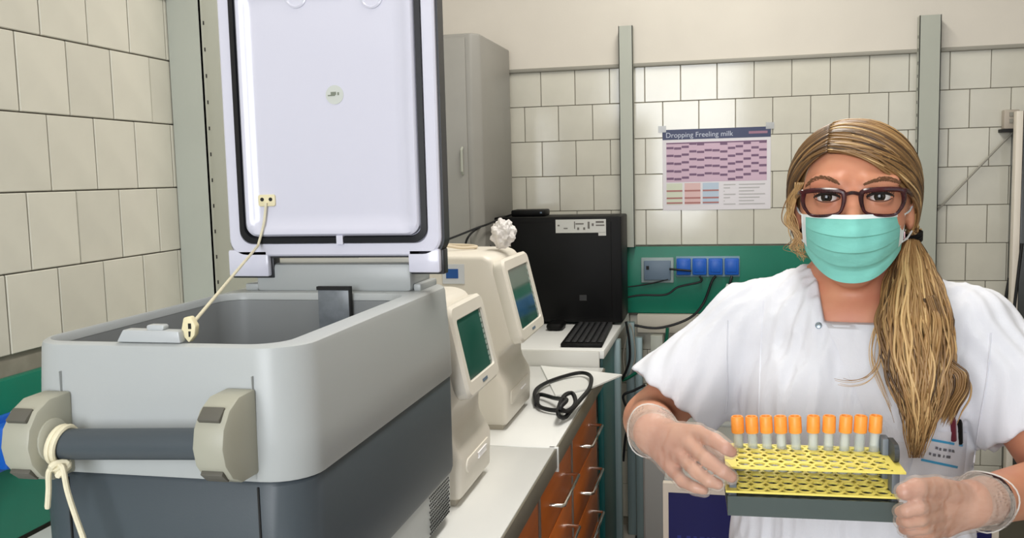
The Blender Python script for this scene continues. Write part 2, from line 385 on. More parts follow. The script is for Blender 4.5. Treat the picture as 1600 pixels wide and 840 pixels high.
cable('hanging_cable', [tuple(onY(x, y, 3.805)) for x, y in ((1597, 380), (1592, 420), (1585, 480), (1580, 530), (1583, 600), (1590, 680))], .006, 'black cable hanging beside the white cabinet edge, right one of two', group='hanging cables at the right edge')
# ------------------------------------------------------------------ bench with worktops and drawer units
CT = .90
M_orange = mat('orange_front', rgb(216, 112, 28), .38, var=.12, vscale=10, stretch=(1, .4, 4))
M_alu = mat('aluminium', rgb(176, 172, 166), .32, metal=.8, var=.05)
M_band = mat('edge_band', rgb(128, 122, 108), .4, metal=.2, var=.12, vscale=10)
M_chrome = mat('chrome', rgb(225, 222, 215), .18, metal=1)
M_carc = mat('carcass', rgb(196, 192, 184), .5)
EX = -.39
def worktop(y0, y1, label):
    o = empty('worktop', (-.84, (y0 + y1) / 2, CT - .05), label, 'worktop', 'white laminate worktops')
    MB().box(-1.27, EX - .004, y0, y1, CT - .045, CT).build('slab', M_white, o, bevel=.003)
    MB().box(EX - .004, EX, y0, y1, CT - .05, CT - .002).build('edge_band', M_band, o, bevel=.001)
    return o
worktop(.45, 2.113, 'near white worktop with grey edge, under the cool box')
o = worktop(2.117, 3.04, 'far white worktop with grey edge, under the coiled black cable')
MB().box(EX - .02, EX + .003, 2.1175, 2.127, CT - .06, CT).build('corner_trim', M_white, o, bevel=.001)
FX = -.42
def drawer_unit(y0, y1, label, nrow=5):
    o = empty('drawer_unit', (-.8, (y0 + y1) / 2, 0), label, 'cabinet', 'orange drawer units')
    MB().box(-1.2, FX - .02, y0 + .002, y1 - .002, .08, CT - .052).build('body', M_carc, o)
    MB().box(-1.15, FX - .07, y0 + .002, y1 - .002, .0, .08).build('plinth', M_black, o)
    MB().box(FX - .02, FX + .002, y0 + .002, y0 + .016, .08, CT - .052).build('side_strip', M_alu, o)
    MB().box(FX - .02, FX + .001, y0 + .016, y1 - .002, .81, CT - .052).build('top_rail', M_orange, o)
    for k in range(nrow):
        z1 = .805 - k * .145; z0 = z1 - .140
        d = MB().box(FX - .02, FX, y0 + .020, y1 - .004, z0, z1).build('drawer', M_orange, o, bevel=.002)
        yc = (y0 + y1) / 2 + .02; zc = (z0 + z1) / 2 + .005; hx = FX + .036
        MB().tube([(FX - .002, yc - .12, zc), (hx - .006, yc - .12, zc), (hx, yc - .115, zc), (hx, yc + .115, zc), (hx - .006, yc + .12, zc), (FX - .002, yc + .12, zc)], .0048, 10).build('handle', M_chrome, d, smooth=True)
    return o
drawer_unit(2.50, 3.03, 'farthest orange drawer unit with chrome bow handles, beside the teal board')
drawer_unit(2.03, 2.498, 'middle orange drawer unit with chrome bow handles, below the coiled cable')
drawer_unit(1.55, 2.028, 'nearest orange drawer unit, mostly hidden below the near worktop edge')
drawer_unit(.6, 1.54, 'wide orange drawer unit directly under the cool box')

# raised bench at the back
o = empty('raised_bench', (-.8, 3.5, 0), 'raised white bench shelf under the black computer case', 'bench')
MB().box(-1.265, -.395, 3.06, 3.90, .925, .955).build('top', M_white, o, bevel=.004)
MB().box(-1.265, -.41, 3.045, 3.06, .86, .953).build('front_rail', mat('rail_grey', rgb(206, 205, 200), .35), o, bevel=.003)
MB().box(-.425, -.405, 3.10, 3.43, .10, .923).build('teal_panel', M_teal, o, bevel=.002)
MB().box(-1.26, -.43, 3.10, 3.12, .0, .923).build('back_panel', M_carc, o)
M_leg = mat('leg_bluegrey', rgb(132, 150, 152), .4, metal=.3)
for (x, y) in ((-.40, 3.45), (-.385, 3.86), (-1.2, 3.86)):
    MB().box(x - .018, x + .018, y - .018, y + .018, 0, .924).build('leg', M_leg, o, bevel=.003)
# white board lying on the far worktop, one corner over the edge
c = [onZ(x, y, CT + .005) for x, y in ((972, 585), (845, 571), (868, 617), (925, 605))]
b = MB(); b.loft([[(p[0], p[1], CT + .0012) for p in c], [(p[0], p[1], CT + .006) for p in c]])
tag(b.build('white_board', mat('board_white', rgb(238, 239, 236), .3)), 'thin white board lying on the far worktop, its corner over the edge', 'board')
# coiled black cable on the worktop
cp = [(838, 632, .008), (836, 612, .012), (851, 599, .01), (880, 588, .012), (908, 582, .016), (923, 588, .02), (921, 606, .03), (906, 625, .02), (893, 640, .02), (882, 652, .01), (872, 645, .03), (880, 620, .045), (894, 614, .04), (899, 630, .03), (886, 642, .025), (876, 636, .045), (885, 624, .05), (868, 622, .02), (845, 616, .012), (840, 622, .008), (842, 634, .008), (860, 640, .008), (882, 641, .01)]
cable('coiled_cable', [tuple(onZ(x, y, CT + .003 + h)) for x, y, h in cp], .0062, 'coiled black cable lying loose on the far worktop', seg=6)

# ------------------------------------------------------------------ two analysers
M_dev = mat('device_cream', rgb(232, 226, 214), .38, var=.04, vscale=6)
M_dev2 = mat('device_cream_dark', rgb(206, 198, 184), .42)
def screen_mat():
    m = mat('screen_glass', rgb(64, 92, 84), .08, spec=.6, var=.5, vscale=4, vcol=rgb(22, 66, 56))
    return m
def analyser(x_back, xf, y0, y1, zt, zb, bz0, bz1, bxt, bxb, label):
    """profile in XZ extruded along Y; bezel tilted from (bxt,bz1) to (bxb,bz0)"""
    o = empty('analyser', ((x_back + xf) / 2, (y0 + y1) / 2, CT), label, 'analyser', 'cream benchtop analysers')
    prof = [(x_back, zb + .012), (xf, zb + .012), (xf + .004, bz0 - .12), (xf - .022, bz0 - .075), (xf - .020, bz0 - .03), (bxb - .022, bz0 + .004), (bxt - .026, bz1), (bxt - .05, zt), (x_back + .03, zt + .002), (x_back, zt - .02)]
    MB().prism(prof, 'Y', y0, y1).build('housing', M_dev, o, bevel=.014, seg=3, sharp=25)
    MB().box(x_back + .02, xf - .015, y0 + .012, y1 - .012, zb, zb + .0125).build('foot_plate', M_dev2, o)
    # bezel
    ax = Vector((bxb - bxt, 0, bz0 - bz1)); ln = ax.length; ax.normalize(); nrm = Vector((-ax.z, 0, ax.x))
    mid = Vector(((bxt + bxb) / 2, (y0 + y1) / 2, (bz0 + bz1) / 2))
    Mx = Matrix.Translation(mid) @ Matrix(((0, ax.x, nrm.x, 0), (1, 0, 0, 0), (0, ax.z, nrm.z, 0), (0, 0, 0, 1)))
    hw, hl = (y1 - y0) / 2 + .003, ln / 2
    def ring(a, l, r, t): return [Mx @ Vector((p[0], p[1], t)) for p in rr(-a, a, -l, l, r, 5)]
    b = MB(); b.loft([ring(hw - .01, hl - .01, .02, -.04), ring(hw, hl, .022, -.026), ring(hw, hl, .022, -.006), ring(hw - .006, hl - .006, .018, 0), ring(hw - .026, hl - .030, .008, 0), ring(hw - .028, hl - .032, .006, -.006)])
    bz = b.build('bezel', M_dev, o, smooth=True)
    MB().loft([ring(hw - .0285, hl - .0325, .005, -.0058), ring(hw - .0285, hl - .0325, .005, -.0045)]).build('screen', screen_mat(), bz)
    MB().loft([[Mx @ Vector((x, y, .0005)) for x, y in ((-.018, hl - .02), (.018, hl - .02), (.018, hl - .014), (-.018, hl - .014))], [Mx @ Vector((x, y, .0012)) for x, y in ((-.018, hl - .02), (.018, hl - .02), (.018, hl - .014), (-.018, hl - .014))]]).build('name_strip', M_swgrey, bz)
    # small printed scale down the screen edge
    b = MB()
    for k in range(9):
        yy = -hl + .045 + k * (2 * hl - .09) / 8
        b.loft([[Mx @ Vector((x, yy + d, -.0044)) for x, d in ((hw - .044, -.004), (hw - .034, -.004), (hw - .034, .004), (hw - .044, .004))], [Mx @ Vector((x, yy + d, -.0038)) for x, d in ((hw - .044, -.004), (hw - .034, -.004), (hw - .034, .004), (hw - .044, .004))]])
    b.build('screen_icons', mat('icon_pale', rgb(150, 165, 158), .3), bz, kind='stuff')
    # lower front cover
    MB().prism(rr(y0 + .03, y1 - .03, zb + .06, bz0 - .13, .015), 'X', xf - .006, xf + .006).build('front_cover', M_dev, o, bevel=.004)
    MB().prism(rr((y0 + y1) / 2 - .005, (y0 + y1) / 2 + .05, zb + .08, bz0 - .15, .008), 'X', xf + .005, xf + .009).build('cover_panel', mat('panel_white', rgb(240, 238, 240), .35), o, bevel=.002)
    return o
analyser(-.84, -.505, 1.69, 1.93, 1.312, CT, 1.118, 1.300, -.517, -.478, 'cream analyser with dark green touchscreen, right behind the cool box')
B_ = analyser(-.95, -.54, 2.24, 2.53, 1.352, CT, 1.128, 1.340, -.542, -.492, 'taller cream analyser farther back, beside the black computer case')
q = onY(709, 426, 2.239)
b = MB().box(q[0] - .030, q[0] + .028, 2.2378, 2.2396, q[2] - .028, q[2] + .022); b.build('sticker', mat('sticker_white', rgb(222, 226, 232), .4), B_)
MB().box(q[0] - .020, q[0] + .012, 2.2370, 2.2379, q[2] - .014, q[2] + .010).build('sticker_print', mat('sticker_blue', rgb(38, 92, 168), .4), B_)
# crumpled tissue on the taller analyser
bm = bmesh.new(); bmesh.ops.create_icosphere(bm, subdivisions=4, radius=1)
q = onY(787, 392, 2.40)
for v in bm.verts:
    n = noise.noise(v.co * 2.3) * .35 + abs(noise.noise(v.co * 5)) * .25
    v.co = v.co * (1 + n); v.co.x *= .030; v.co.y *= .03; v.co.z *= .036
me = bpy.data.meshes.new('tissue'); bm.to_mesh(me); bm.free()
zmin = min(v.co.z for v in me.vertices)
for v in me.vertices: v.co.z -= zmin
me.materials.append(mat('tissue_white', rgb(226, 222, 220), .9))
o = bpy.data.objects.new('tissue', me); COL.objects.link(o); o.location = (q[0], 2.40, 1.3535)
tag(o, 'crumpled white tissue on top of the taller analyser', 'tissue')
M_beige = mat('beige_cable', rgb(216, 202, 178), .5)
cable('beige_cable', [(-.80, 2.46, 1.359), (-.77, 2.40, 1.3635), (-.73, 2.36, 1.368), (-.69, 2.39, 1.359), (-.66, 2.43, 1.3585), (-.70, 2.48, 1.359), (-.78, 2.50, 1.36)], .004, 'beige cable lying on top of the taller analyser', m=M_beige)

# ------------------------------------------------------------------ computer
o = empty('computer_case', (-.65, 3.7, .955), 'large black computer case standing on the raised bench', 'computer')
TX0, TX1, TY0, TY1, TZ0, TZ1 = -.905, -.388, 3.58, 3.80, .965, 1.384
MB().box(TX0, TX1, TY0, TY1, TZ0, TZ1).build('body', M_black, o, bevel=.006)
MB().box(TX0 + .03, TX1 - .04, TY0 - .003, TY0 + .002, TZ0 + .02, TZ1 - .02).build('side_panel', M_black, o, bevel=.002)
for x in (TX0 + .05, TX1 - .05):
    for y in (TY0 + .04, TY1 - .04): MB().lathe([(.015, 0), (.015, .011)], (x, y, .955), 10).build('foot', M_black, o)
a, c = onY(868, 343, TY0 - .003), onY(947, 363, TY0 - .003)
st = MB().box(a[0], c[0], TY0 - .0042, TY0 - .003, c[2], a[2]).box(c[0] - .03, c[0], TY0 - .0042, TY0 - .003, c[2] - .012, c[2] + .001).build('label_sticker', mat('label_white', rgb(196, 196, 192), .4), o)
b = MB(); w_ = c[0] - a[0]; h_ = a[2] - c[2]
for u0, u1, v0, v1 in ((.04, .08, .5, .62), (.16, .24, .3, .38), (.37, .39, .3, .85), (.40, .56, .62, .72), (.43, .47, .22, .4), (.55, .59, .22, .4), (.64, .68, .3, .82), (.72, .76, .5, .7), (.80, .96, .72, .86), (.80, .97, .5, .6)):
    b.box(a[0] + w_ * u0, a[0] + w_ * u1, TY0 - .0047, TY0 - .0042, c[2] + h_ * v0, c[2] + h_ * v1)
b.build('label_print', mat('label_ink', rgb(104, 100, 96), .5), st, kind='stuff')
q = onY(911, 465, TY0 - .003)
MB().box(q[0] - .014, q[0] + .014, TY0 - .0045, TY0 - .003, q[2] - .011, q[2] + .011).build('emblem', mat('emblem_dark', rgb(44, 44, 46), .4), o)
MB().box(TX0 - .055, TX0 + .002, TY0 + .05, TY0 + .12, 1.225, 1.265).box(TX0 - .03, TX0 + .002, TY0 + .05, TY0 + .12, 1.30, 1.33).build('plug', M_black, o, bevel=.004)
a, c = onY(800, 328, 3.66), onY(853, 341, 3.66)
ao = empty('adapter_box', ((a[0] + c[0]) / 2, 3.69, TZ1), 'small flat black box on top of the computer case', 'adapter')
MB().box(a[0], c[0], 3.64, 3.75, TZ1 + .0008, a[2]).build('housing', M_black, ao, bevel=.006)
MB().box(c[0] - .02, c[0] - .012, 3.6388, 3.6402, TZ1 + .012, TZ1 + .018).build('light', M_swgrey, ao)
cable('thin_cable', [tuple(onY(x, y, d)) for x, y, d in ((802, 334, 3.70), (785, 340, 3.60), (762, 350, 3.40), (745, 356, 3.36), (715, 368, 3.33), (690, 377, 3.30), (640, 392, 3.30))], .004, 'thin black cable from the flat black box to the left', group='thin cables beside the computer')
cable('thin_cable', [tuple(onY(x, y, d)) for x, y, d in ((768, 350, 3.63), (748, 356, 3.4), (733, 368, 3.3), (727, 385, 3.3), (727, 420, 3.3))], .004, 'thin black cable arching down beside the computer case', group='thin cables beside the computer')
cable('thin_cable', [tuple(onY(x, y, d)) for x, y, d in ((762, 362, 3.56), (752, 364, 3.5), (760, 378, 3.5), (775, 392, 3.5))], .004, 'short black cable looping at the computer case plug', group='thin cables beside the computer')
# keyboard (long side runs towards the back wall)
k = empty('keyboard', (-.48, 3.32, .955), 'black keyboard lying lengthways on the raised bench', 'keyboard')
KM = Matrix.Translation((-.487, 3.32, .9556)) @ Matrix.Rotation(math.radians(2), 4, 'Z')
MB().box(-.072, .072, -.22, .22, 0, .014, KM).build('base', M_black, k, bevel=.004)
me = None; M_key = mat('key_black', rgb(30, 31, 34), .5)
for i in range(6):
    for j in range(18):
        x, y = -.058 + i * .0225, -.205 + j * .0232
        if me is None:
            ko = MB().box(x, x + .0185, y, y + .0195, .0142, .0205, KM).build('key', M_key, k, bevel=.002, seg=1); me = ko.data; x00, y00 = x, y
        else:
            d = KM.to_3x3() @ Vector((x - x00, y - y00, 0)); ko = bpy.data.objects.new('key', me); COL.objects.link(ko); ko.parent = k; ko.location = d
MB()
tag(MB().prism(rr(-.665, -.60, 3.42, 3.53, .02), 'Z', .9555, .985).build('mouse', M_black, bevel=.012), 'black computer mouse in front of the computer case', 'mouse')

# ------------------------------------------------------------------ things under and beside the ledge
def steel_post(x, y, z1, label, w_=.03, m=None):
    p = empty('steel_post', (x, y, 0), label, 'post', 'grey steel posts beside the bench')
    MB().box(x - w_ / 2, x + w_ / 2, y - w_ / 2, y + w_ / 2, .006, z1).build('tube', m or M_leg, p, bevel=.002)
    MB().box(x - w_ / 2 - .01, x + w_ / 2 + .01, y - w_ / 2 - .01, y + w_ / 2 + .01, 0, .006).build('foot_plate', M_dark, p)
steel_post(-.345, 3.80, .87, 'blue-grey steel post under the ledge, nearest the teal board', .03)
steel_post(-.275, 3.86, .87, 'wider grey steel post under the ledge, right of the blue-grey one', .05, M_grey)
cable('green_hose', [tuple(onY(x, y, 3.73)) for x, y in ((1043, 512), (1040, 535), (1028, 555), (1005, 574), (985, 588), (972, 594))] , .007, 'dark green hose curving down under the ledge', m=mat('hose_green', rgb(14, 92, 70), .4))
cable('loose_cable', [tuple(onY(x, y, 3.72)) for x, y in ((978, 502), (983, 530), (984, 560), (978, 580), (972, 592))], .005, 'black cable hanging beside the raised bench corner')
cable('grey_wire', [tuple(onY(x, y, 3.75)) for x, y in ((984, 505), (978, 530), (974, 560), (980, 590), (992, 560), (989, 520), (984, 505))], .003, 'thin grey wire loop beside the raised bench corner', m=M_mould)
cable('loose_cable', [tuple(onY(x, y, 3.5)) for x, y in ((1008, 601), (990, 610), (974, 618), (980, 640), (985, 660), (978, 680), (974, 720))], .005, 'black cable hanging in front of the grey steel posts')
# cardboard box with a yellow label on the grey unit
M_board = mat('cardboard', rgb(128, 92, 58), .8, var=.1)
# ------------------------------------------------------------------ blue-fronted units behind the woman
M_blue = mat('deep_blue', rgb(4, 6, 78), .35); M_unit = mat('unit_grey', rgb(140, 142, 138), .45); M_frame = mat('unit_frame', rgb(200, 190, 176), .4)
UY = 2.35
def unit(x0, x1, z1, y0, d, label, frame):
    o = empty('waste_cabinet', ((x0 + x1) / 2, y0 + d / 2, 0), label, 'cabinet', 'blue-fronted floor cabinets')
    MB().box(x0, x1, y0 + .022, y0 + d, .03, z1).build('body', M_unit, o, bevel=.006)
    MB().box(x0, x0 + frame, y0, y0 + .0215, .05, z1 - .004).box(x1 - frame, x1, y0, y0 + .0215, .05, z1 - .004).box(x0 + frame, x1 - frame, y0, y0 + .0215, z1 - .028, z1 - .004).build('door_frame', M_frame, o)
    dr = MB().box(x0 + frame, x1 - frame, y0 + .004, y0 + .0215, .05, z1 - .028).build('door', M_blue, o)
    for px in (x0 + .04, x1 - .04):
        for py in (y0 + .06, y0 + d - .04): MB().lathe([(.018, 0), (.018, .031)], (px, py, 0), 10).build('foot', M_black, o)
    return o, dr
xl = onY(1036, 800, UY)[0]; xr = onY(1290, 800, UY)[0]
zl = onY(1040, 752, UY)[2]
u1, d1 = unit(xl, xr, zl, UY, .55, 'dark blue fronted floor cabinet with pale frame, left of the woman', .014)
q = onY(1058, 846, UY)
M_ink = mat('faint_ink', rgb(34, 42, 120), .4)
b = MB()
for k, (u, w_) in enumerate(((0, .010), (.024, .010), (.042, .008), (.058, .012), (.076, .006), (.088, .010))):
    b.box(q[0] + u, q[0] + u + w_, UY + .0030, UY + .0041, q[2], q[2] + .016)
b.build('door_print', M_ink, d1)
x0_, x1_ = onY(1506, 825, 2.5)[0], onY(1561, 825, 2.5)[0]
unit(x0_ - .25, x1_, onY(1535, 811, 2.5)[2], 2.5, .5, 'dark blue fronted floor cabinet with pale frame, right of the woman', .016)
# grey cabinet side standing left of the blue unit
xg0, xg1 = onY(1004, 760, 2.9)[0], onY(1036, 760, 2.9)[0]
o = empty('grey_locker', ((xg0 + xg1) / 2 + .1, 3.1, 0), 'plain grey steel locker behind the woman\'s gloved right hand', 'cabinet')
zg = onY(1010, 660, 2.9)[2]
MB().box(xg0, xg0 + .42, 2.92, 3.35, .02, zg).build('body', M_unit, o, bevel=.006)
MB().box(xg0 + .006, xg0 + .414, 2.905, 2.919, .04, zg - .01).build('door', M_unit, o, bevel=.003)
MB().box(xg0, xg0 + .42, 2.93, 3.35, 0, .0205).build('plinth', M_black, o)
# brown box with yellow label on the locker
q = onY(1012, 628, 2.98)
o = empty('cardboard_box', (q[0] + .05, 3.08, zg), 'brown cardboard box with a yellow label on the grey locker', 'box')
MB().box(xg0 + .01, xg0 + .26, 2.98, 3.2, zg + .001, zg + .13).build('carton', M_board, o, bevel=.003)
MB().box(q[0] - .03, q[0] + .022, 2.9785, 2.9798, q[2] - .034, q[2] + .028).build('label', mat('label_yellow', rgb(214, 168, 22), .5), o)
MB().box(q[0] - .016, q[0] + .008, 2.9778, 2.9786, q[2] - .02, q[2] + .014).build('label_mark', mat('label_brown', rgb(150, 108, 20), .5), o)
# dark shelf with clutter low at the right edge
o = empty('trolley', (.98, 2.9, 0), 'dark low trolley at the bottom right corner behind the woman', 'trolley')
q = onY(1585, 832, 2.8)
MB().box(q[0] - .06, q[0] + .6, 2.75, 3.2, q[2] - .03, q[2]).build('top', mat('trolley_dark', rgb(50, 46, 34), .5), o, bevel=.004)
for (x, y) in ((-.04, 2.78), (.57, 2.78), (-.04, 3.17), (.57, 3.17)): MB().box(q[0] + x - .015, q[0] + x + .015, y - .015, y + .015, 0, q[2] - .03).build('leg', M_grey, o)

# ------------------------------------------------------------------ portable cool box
M_cool = mat('cool_grey', rgb(176, 180, 180), .36, var=.02, vscale=4, bump=.02, bscale=400)
M_coold = mat('cool_dark', rgb(70, 78, 84), .45, var=.04, vscale=5, bump=.03, bscale=400)
M_liner = mat('cool_liner', rgb(138, 141, 142), .4)
M_brk = mat('bracket_grey', rgb(168, 167, 152), .45, var=.05)
M_lid = mat('lid_white', rgb(214, 214, 228), .14, spec=.5)
FX0, FX1, FY0, FY1, FZ = -.896, -.494, 1.0, 1.67, 1.351
o = cb = empty('cool_box', ((FX0 + FX1) / 2, (FY0 + FY1) / 2, CT), 'large grey portable compressor cool box with its white lid open, on the near worktop', 'cool box')
def L3(z, ins, r, x0=FX0, x1=FX1, y0=FY0, y1=FY1): return [(p[0], p[1], z) for p in rr(x0 + ins, x1 - ins, y0 + ins, y1 - ins, r, 8)]
IN = dict(x0=-.879, x1=-.532, y0=1.020, y1=1.505)
b = MB().loft([L3(1.183, .002, .058), L3(1.186, .0, .06), L3(1.24, .001, .06), L3(1.341, .006, .06), L3(1.348, .008, .058), L3(FZ, .013, .054), L3(FZ, .0, .045, **IN), L3(FZ - .003, .002, .043, **IN), L3(FZ - .012, .003, .042, **IN)], cap0=False, cap1=False)
b.build('upper_shell', M_cool, o, smooth=True)
MB().loft([L3(FZ - .0125, .0028, .042, **IN), L3(1.0, .012, .034, **IN), L3(.99, .03, .03, **IN)], cap0=False).build('liner', M_liner, o, smooth=True)
MB().loft([L3(1.0, .006, .056), L3(1.01, .003, .058), L3(1.177, .003, .058), L3(1.1835, .008, .055)]).build('lower_shell', M_coold, o, smooth=True)
MB().loft([L3(.915, .016, .05), L3(.925, .010, .054), L3(1.0005, .009, .054)]).build('base_shell', M_cool, o, smooth=True)
for x in (FX0 + .06, FX1 - .06):
    for y in (FY0 + .08, FY1 - .08): MB().lathe([(.018, 0), (.022, .016)], (x, y, CT + .0003), 14).build('foot', M_black, o)
b = MB()
for i in range(16):
    for j in range(11):
        y = 1.49 + i * .0085 + (.00425 if j % 2 else 0); z = .925 + j * .0065
        if y < 1.608: b.box(FX1 - .0105, FX1 - .0084, y, y + .0036, z, z + .0028)
b.build('vent_holes', M_dark, o, kind='stuff')
# seams of the front corner posts
for x in (FX1 - .066, FX0 + .066):
    MB().box(x, x + .0022, FY0 + .0005, FY0 + .006, 1.002, 1.176).build('seam', M_dark, o)
    MB().box(x, x + .0012, FY0 - .0004, FY0 + .006, 1.187, 1.315).build('seam', mat('seam_grey', rgb(166, 170, 170), .5), o)
# latch on the front rim
LM = mat('latch_grey', rgb(182, 186, 188), .3)
a, c = onY(186, 508, 1.02), onY(287, 530, 1.02)
l = MB().prism([(a[0], FZ + .001), (c[0], FZ + .001), (c[0] - .002, FZ + .016), (a[0] + .01, FZ + .017)], 'Y', 1.012, 1.03).build('latch', LM, o, bevel=.002)
MB().prism(rr(a[0] + .042, a[0] + .066, FZ + .016, FZ + .023, .003), 'Y', 1.016, 1.028).build('latch_tab', LM, l, bevel=.001)
# raised hinge block and rear deck
HY = 1.53
h0, h1 = onY(397, 430, HY)[0], onY(640, 430, HY)[0]
MB().box(h0, h1, HY + .006, FY1 - .02, FZ - .002, onY(520, 412, HY)[2]).build('hinge_block', M_cool, o, bevel=.008)
MB().box(FX0 + .03, h0 - .001, HY + .015, FY1 - .03, FZ - .001, FZ + .012).build('hinge_deck', M_cool, o, bevel=.003)
MB().box(h1 + .001, FX1 - .03, HY + .015, FY1 - .03, FZ - .001, FZ + .012).build('hinge_deck', M_cool, o, bevel=.003)
# inner lamp recess on the liner's rear wall
a, c = onY(498, 452, 1.494), onY(549, 505, 1.494)
rc = MB().box(a[0], c[0], 1.4885, 1.4965, c[2] - .02, a[2]).build('thermostat_cover', mat('cover_smoke', rgb(124, 130, 136), .3, var=.2, vscale=60), o, bevel=.002)
MB().box(a[0] - .001, c[0] + .003, 1.4865, 1.4965, a[2], a[2] + .006).box(c[0], c[0] + .003, 1.4865, 1.4965, c[2] - .02, a[2]).build('cover_frame', M_dark, rc)
# carrying handle
HB = {}
for nm, pxr in (('l', 112), ('r', 400)):
    xr_ = onY(pxr, 660, FY0)[0]; xl_ = xr_ - .040; zc = onY(pxr, 674, FY0)[2]; H2 = .053
    prof = [(FY0 + .004, zc - H2), (FY0 - .035, zc - H2 + .001), (FY0 - .058, zc - H2 + .012), (FY0 - .073, zc - .022), (FY0 - .078, zc), (FY0 - .073, zc + .022), (FY0 - .058, zc + H2 - .012), (FY0 - .035, zc + H2 - .001), (FY0 + .004, zc + H2)]
    br = MB().prism(prof, 'X', xl_, xr_).build('handle_bracket', M_brk, o, bevel=.004, seg=2)
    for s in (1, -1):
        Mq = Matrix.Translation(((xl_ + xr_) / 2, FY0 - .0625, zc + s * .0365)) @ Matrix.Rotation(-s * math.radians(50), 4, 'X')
        MB().box(-.015, .013, -.003, .003, -.0095, .0095, Mq).build('slot', mat('slot_shade', rgb(92, 90, 82), .6), br, bevel=.001)  # dark pad: shade of the bracket recess put into its colour
    MB().lathe([(.027, 0), (.027, .003), (.022, .006)], (xr_ - .0005, FY0 - .036, zc), 20, 'X').build('washer', M_brk, br, smooth=True) if nm == 'l' else None
    HB[nm] = (xl_, xr_, zc)
zc = (HB['l'][2] + HB['r'][2]) / 2; BY = FY0 - .036
MB().tube([(HB['l'][1] - .004, BY, HB['l'][2] - .006), (HB['r'][0] + .004, BY, HB['r'][2] - .006)], .019, 24).build('handle_bar', M_coold, o, smooth=True)
# lid
lx0, lx1 = onY(359, 300, HY)[0], onY(689, 300, HY)[0]; lz0, lz1 = onY(520, 399, HY)[2], 1.93
def XZ(y, ins, r): return [(p[0], y, p[1]) for p in rr(lx0 + ins, lx1 - ins, lz0 + ins, lz1 - ins, r, 8)]
M_shell = mat('lid_shell', rgb(44, 46, 50), .4)
lid = MB().loft([XZ(HY - .001, -.004, .034), XZ(HY + .03, -.004, .034), XZ(HY + .042, .012, .03)]).build('lid', M_shell, o, smooth=True); lid['label'] = 'open lid with white inner face and black rubber seal'
b = MB().loft([XZ(HY - .0015, .0, .032), XZ(HY - .008, .0, .032), XZ(HY - .011, .003, .03), XZ(HY - .011, .022, .024), XZ(HY - .004, .024, .022)], cap0=False)
b.build('lid_rim', M_lid, lid, smooth=True)
# black rubber seal: rounded-rectangle loop with a joint at the lower centre
def sealloop(ins, y, r, n=10): return [(p[0], y, p[1]) for p in rr(lx0 + ins, lx1 - ins, lz0 + ins, lz1 - ins, r, n)]
b = MB(); sl = [sealloop(.0235, HY - .0105, .026), sealloop(.0235, HY - .0135, .026), sealloop(.033, HY - .0155, .022), sealloop(.035, HY - .004, .022)]
b.loft(sl, False, False); b.build('seal', mat('rubber_black', rgb(16, 17, 22), .55), lid, smooth=True)
xm = onY(537, 390, HY)[0]
MB().box(xm - .006, xm + .006, HY - .0165, HY - .006, lz0 + .021, lz0 + .037).build('seal_joint', M_lid, lid)
b = MB().loft([XZ(HY - .004, .035, .024), XZ(HY - .013, .036, .024), XZ(HY - .017, .040, .022), XZ(HY - .017, .050, .018), XZ(HY - .0135, .054, .016), XZ(HY - .0125, .075, .012)], cap0=False)
b.build('inner_panel', M_lid, lid, smooth=True)
PYL = HY - .0125
for px in (462, 580):
    q = onY(px, -6, PYL)
    MB().lathe([(.021, 0), (.021, -.002), (.018, -.003), (.016, -.0012)], (q[0], PYL, q[2]), 24, 'Y').build('moulded_boss', M_lid, lid, smooth=True)
q = onY(523, 148, PYL)
sk = MB().lathe([(.0165, 0), (.0165, -.0008)], (q[0], PYL, q[2]), 28, 'Y').build('round_sticker', mat('sticker_pale', rgb(200, 204, 198), .4), lid)
MB().box(q[0] - .0125, q[0] + .001, PYL - .0013, PYL - .0008, q[2] - .002, q[2]).box(q[0] - .007, q[0] + .003, PYL - .0013, PYL - .0008, q[2], q[2] + .005).box(q[0] + .0055, q[0] + .0085, PYL - .0013, PYL - .0008, q[2] - .001, q[2] + .004).build('sticker_print', mat('sticker_ink', rgb(120, 126, 112), .5), lid)
# hinge legs of the lid
for a_, c_, yb in ((362, 424, 431), (641, 690, 425)):
    x0, x1 = onY(a_, 415, HY)[0], onY(c_, 415, HY)[0]; zb = onY((a_ + c_) / 2, yb, HY)[2]
    lg = MB().box(x0, x1, HY - .011, HY + .004, zb, lz0 + .012).build('hinge_leg', M_lid, lid, bevel=.004)
    MB().box(x0 - .001, x1 + .003, HY + .0042, HY + .030, zb - .004, lz0 + .01).build('hinge_back', M_shell, lid, bevel=.002)
# cord anchor on the lid and cord down to the front rim
M_cord = mat('cord_ivory', rgb(228, 220, 192), .7, var=.08, vscale=80); M_anchor = mat('anchor_ivory', rgb(226, 216, 178), .5)
q = onY(418, 313, PYL)
an = MB().prism(rr(q[0] - .0165, q[0] + .0165, q[2] - .0105, q[2] + .0105, .004), 'Y', PYL - .004, PYL).build('cord_anchor', M_anchor, lid, bevel=.001)
for s in (-1, 1): MB().lathe([(.0034, 0), (.0034, -.0015)], (q[0] + s * .0082, PYL - .0038, q[2] + .002), 12, 'Y').build('screw', M_dark, an)
e = onY(300, 506, 1.03)
p = [(q[0], PYL - .006, q[2] - .004)] + [tuple(onY(x, y, d)) for x, y, d in ((412, 350, HY - .020), (403, 384, HY - .024))]
cord = empty('lid_cord', tuple(e), 'thin ivory cord holding the cool box lid, hooked to the front rim', 'cord')
p = list(spline(p, 6)) + [Vector(p[-1]) * (1 - t) + Vector(e) * t for t in (.25, .5, .75, 1)]
MB().tube(p, .0024, 8).build('cord', M_cord, cord, smooth=True)
k = Vector(onY(297, 515, 1.028))
hk = [(-.006, .016), (.004, .018), (.011, .006), (.009, -.006), (0, -.016), (-.011, -.004)]
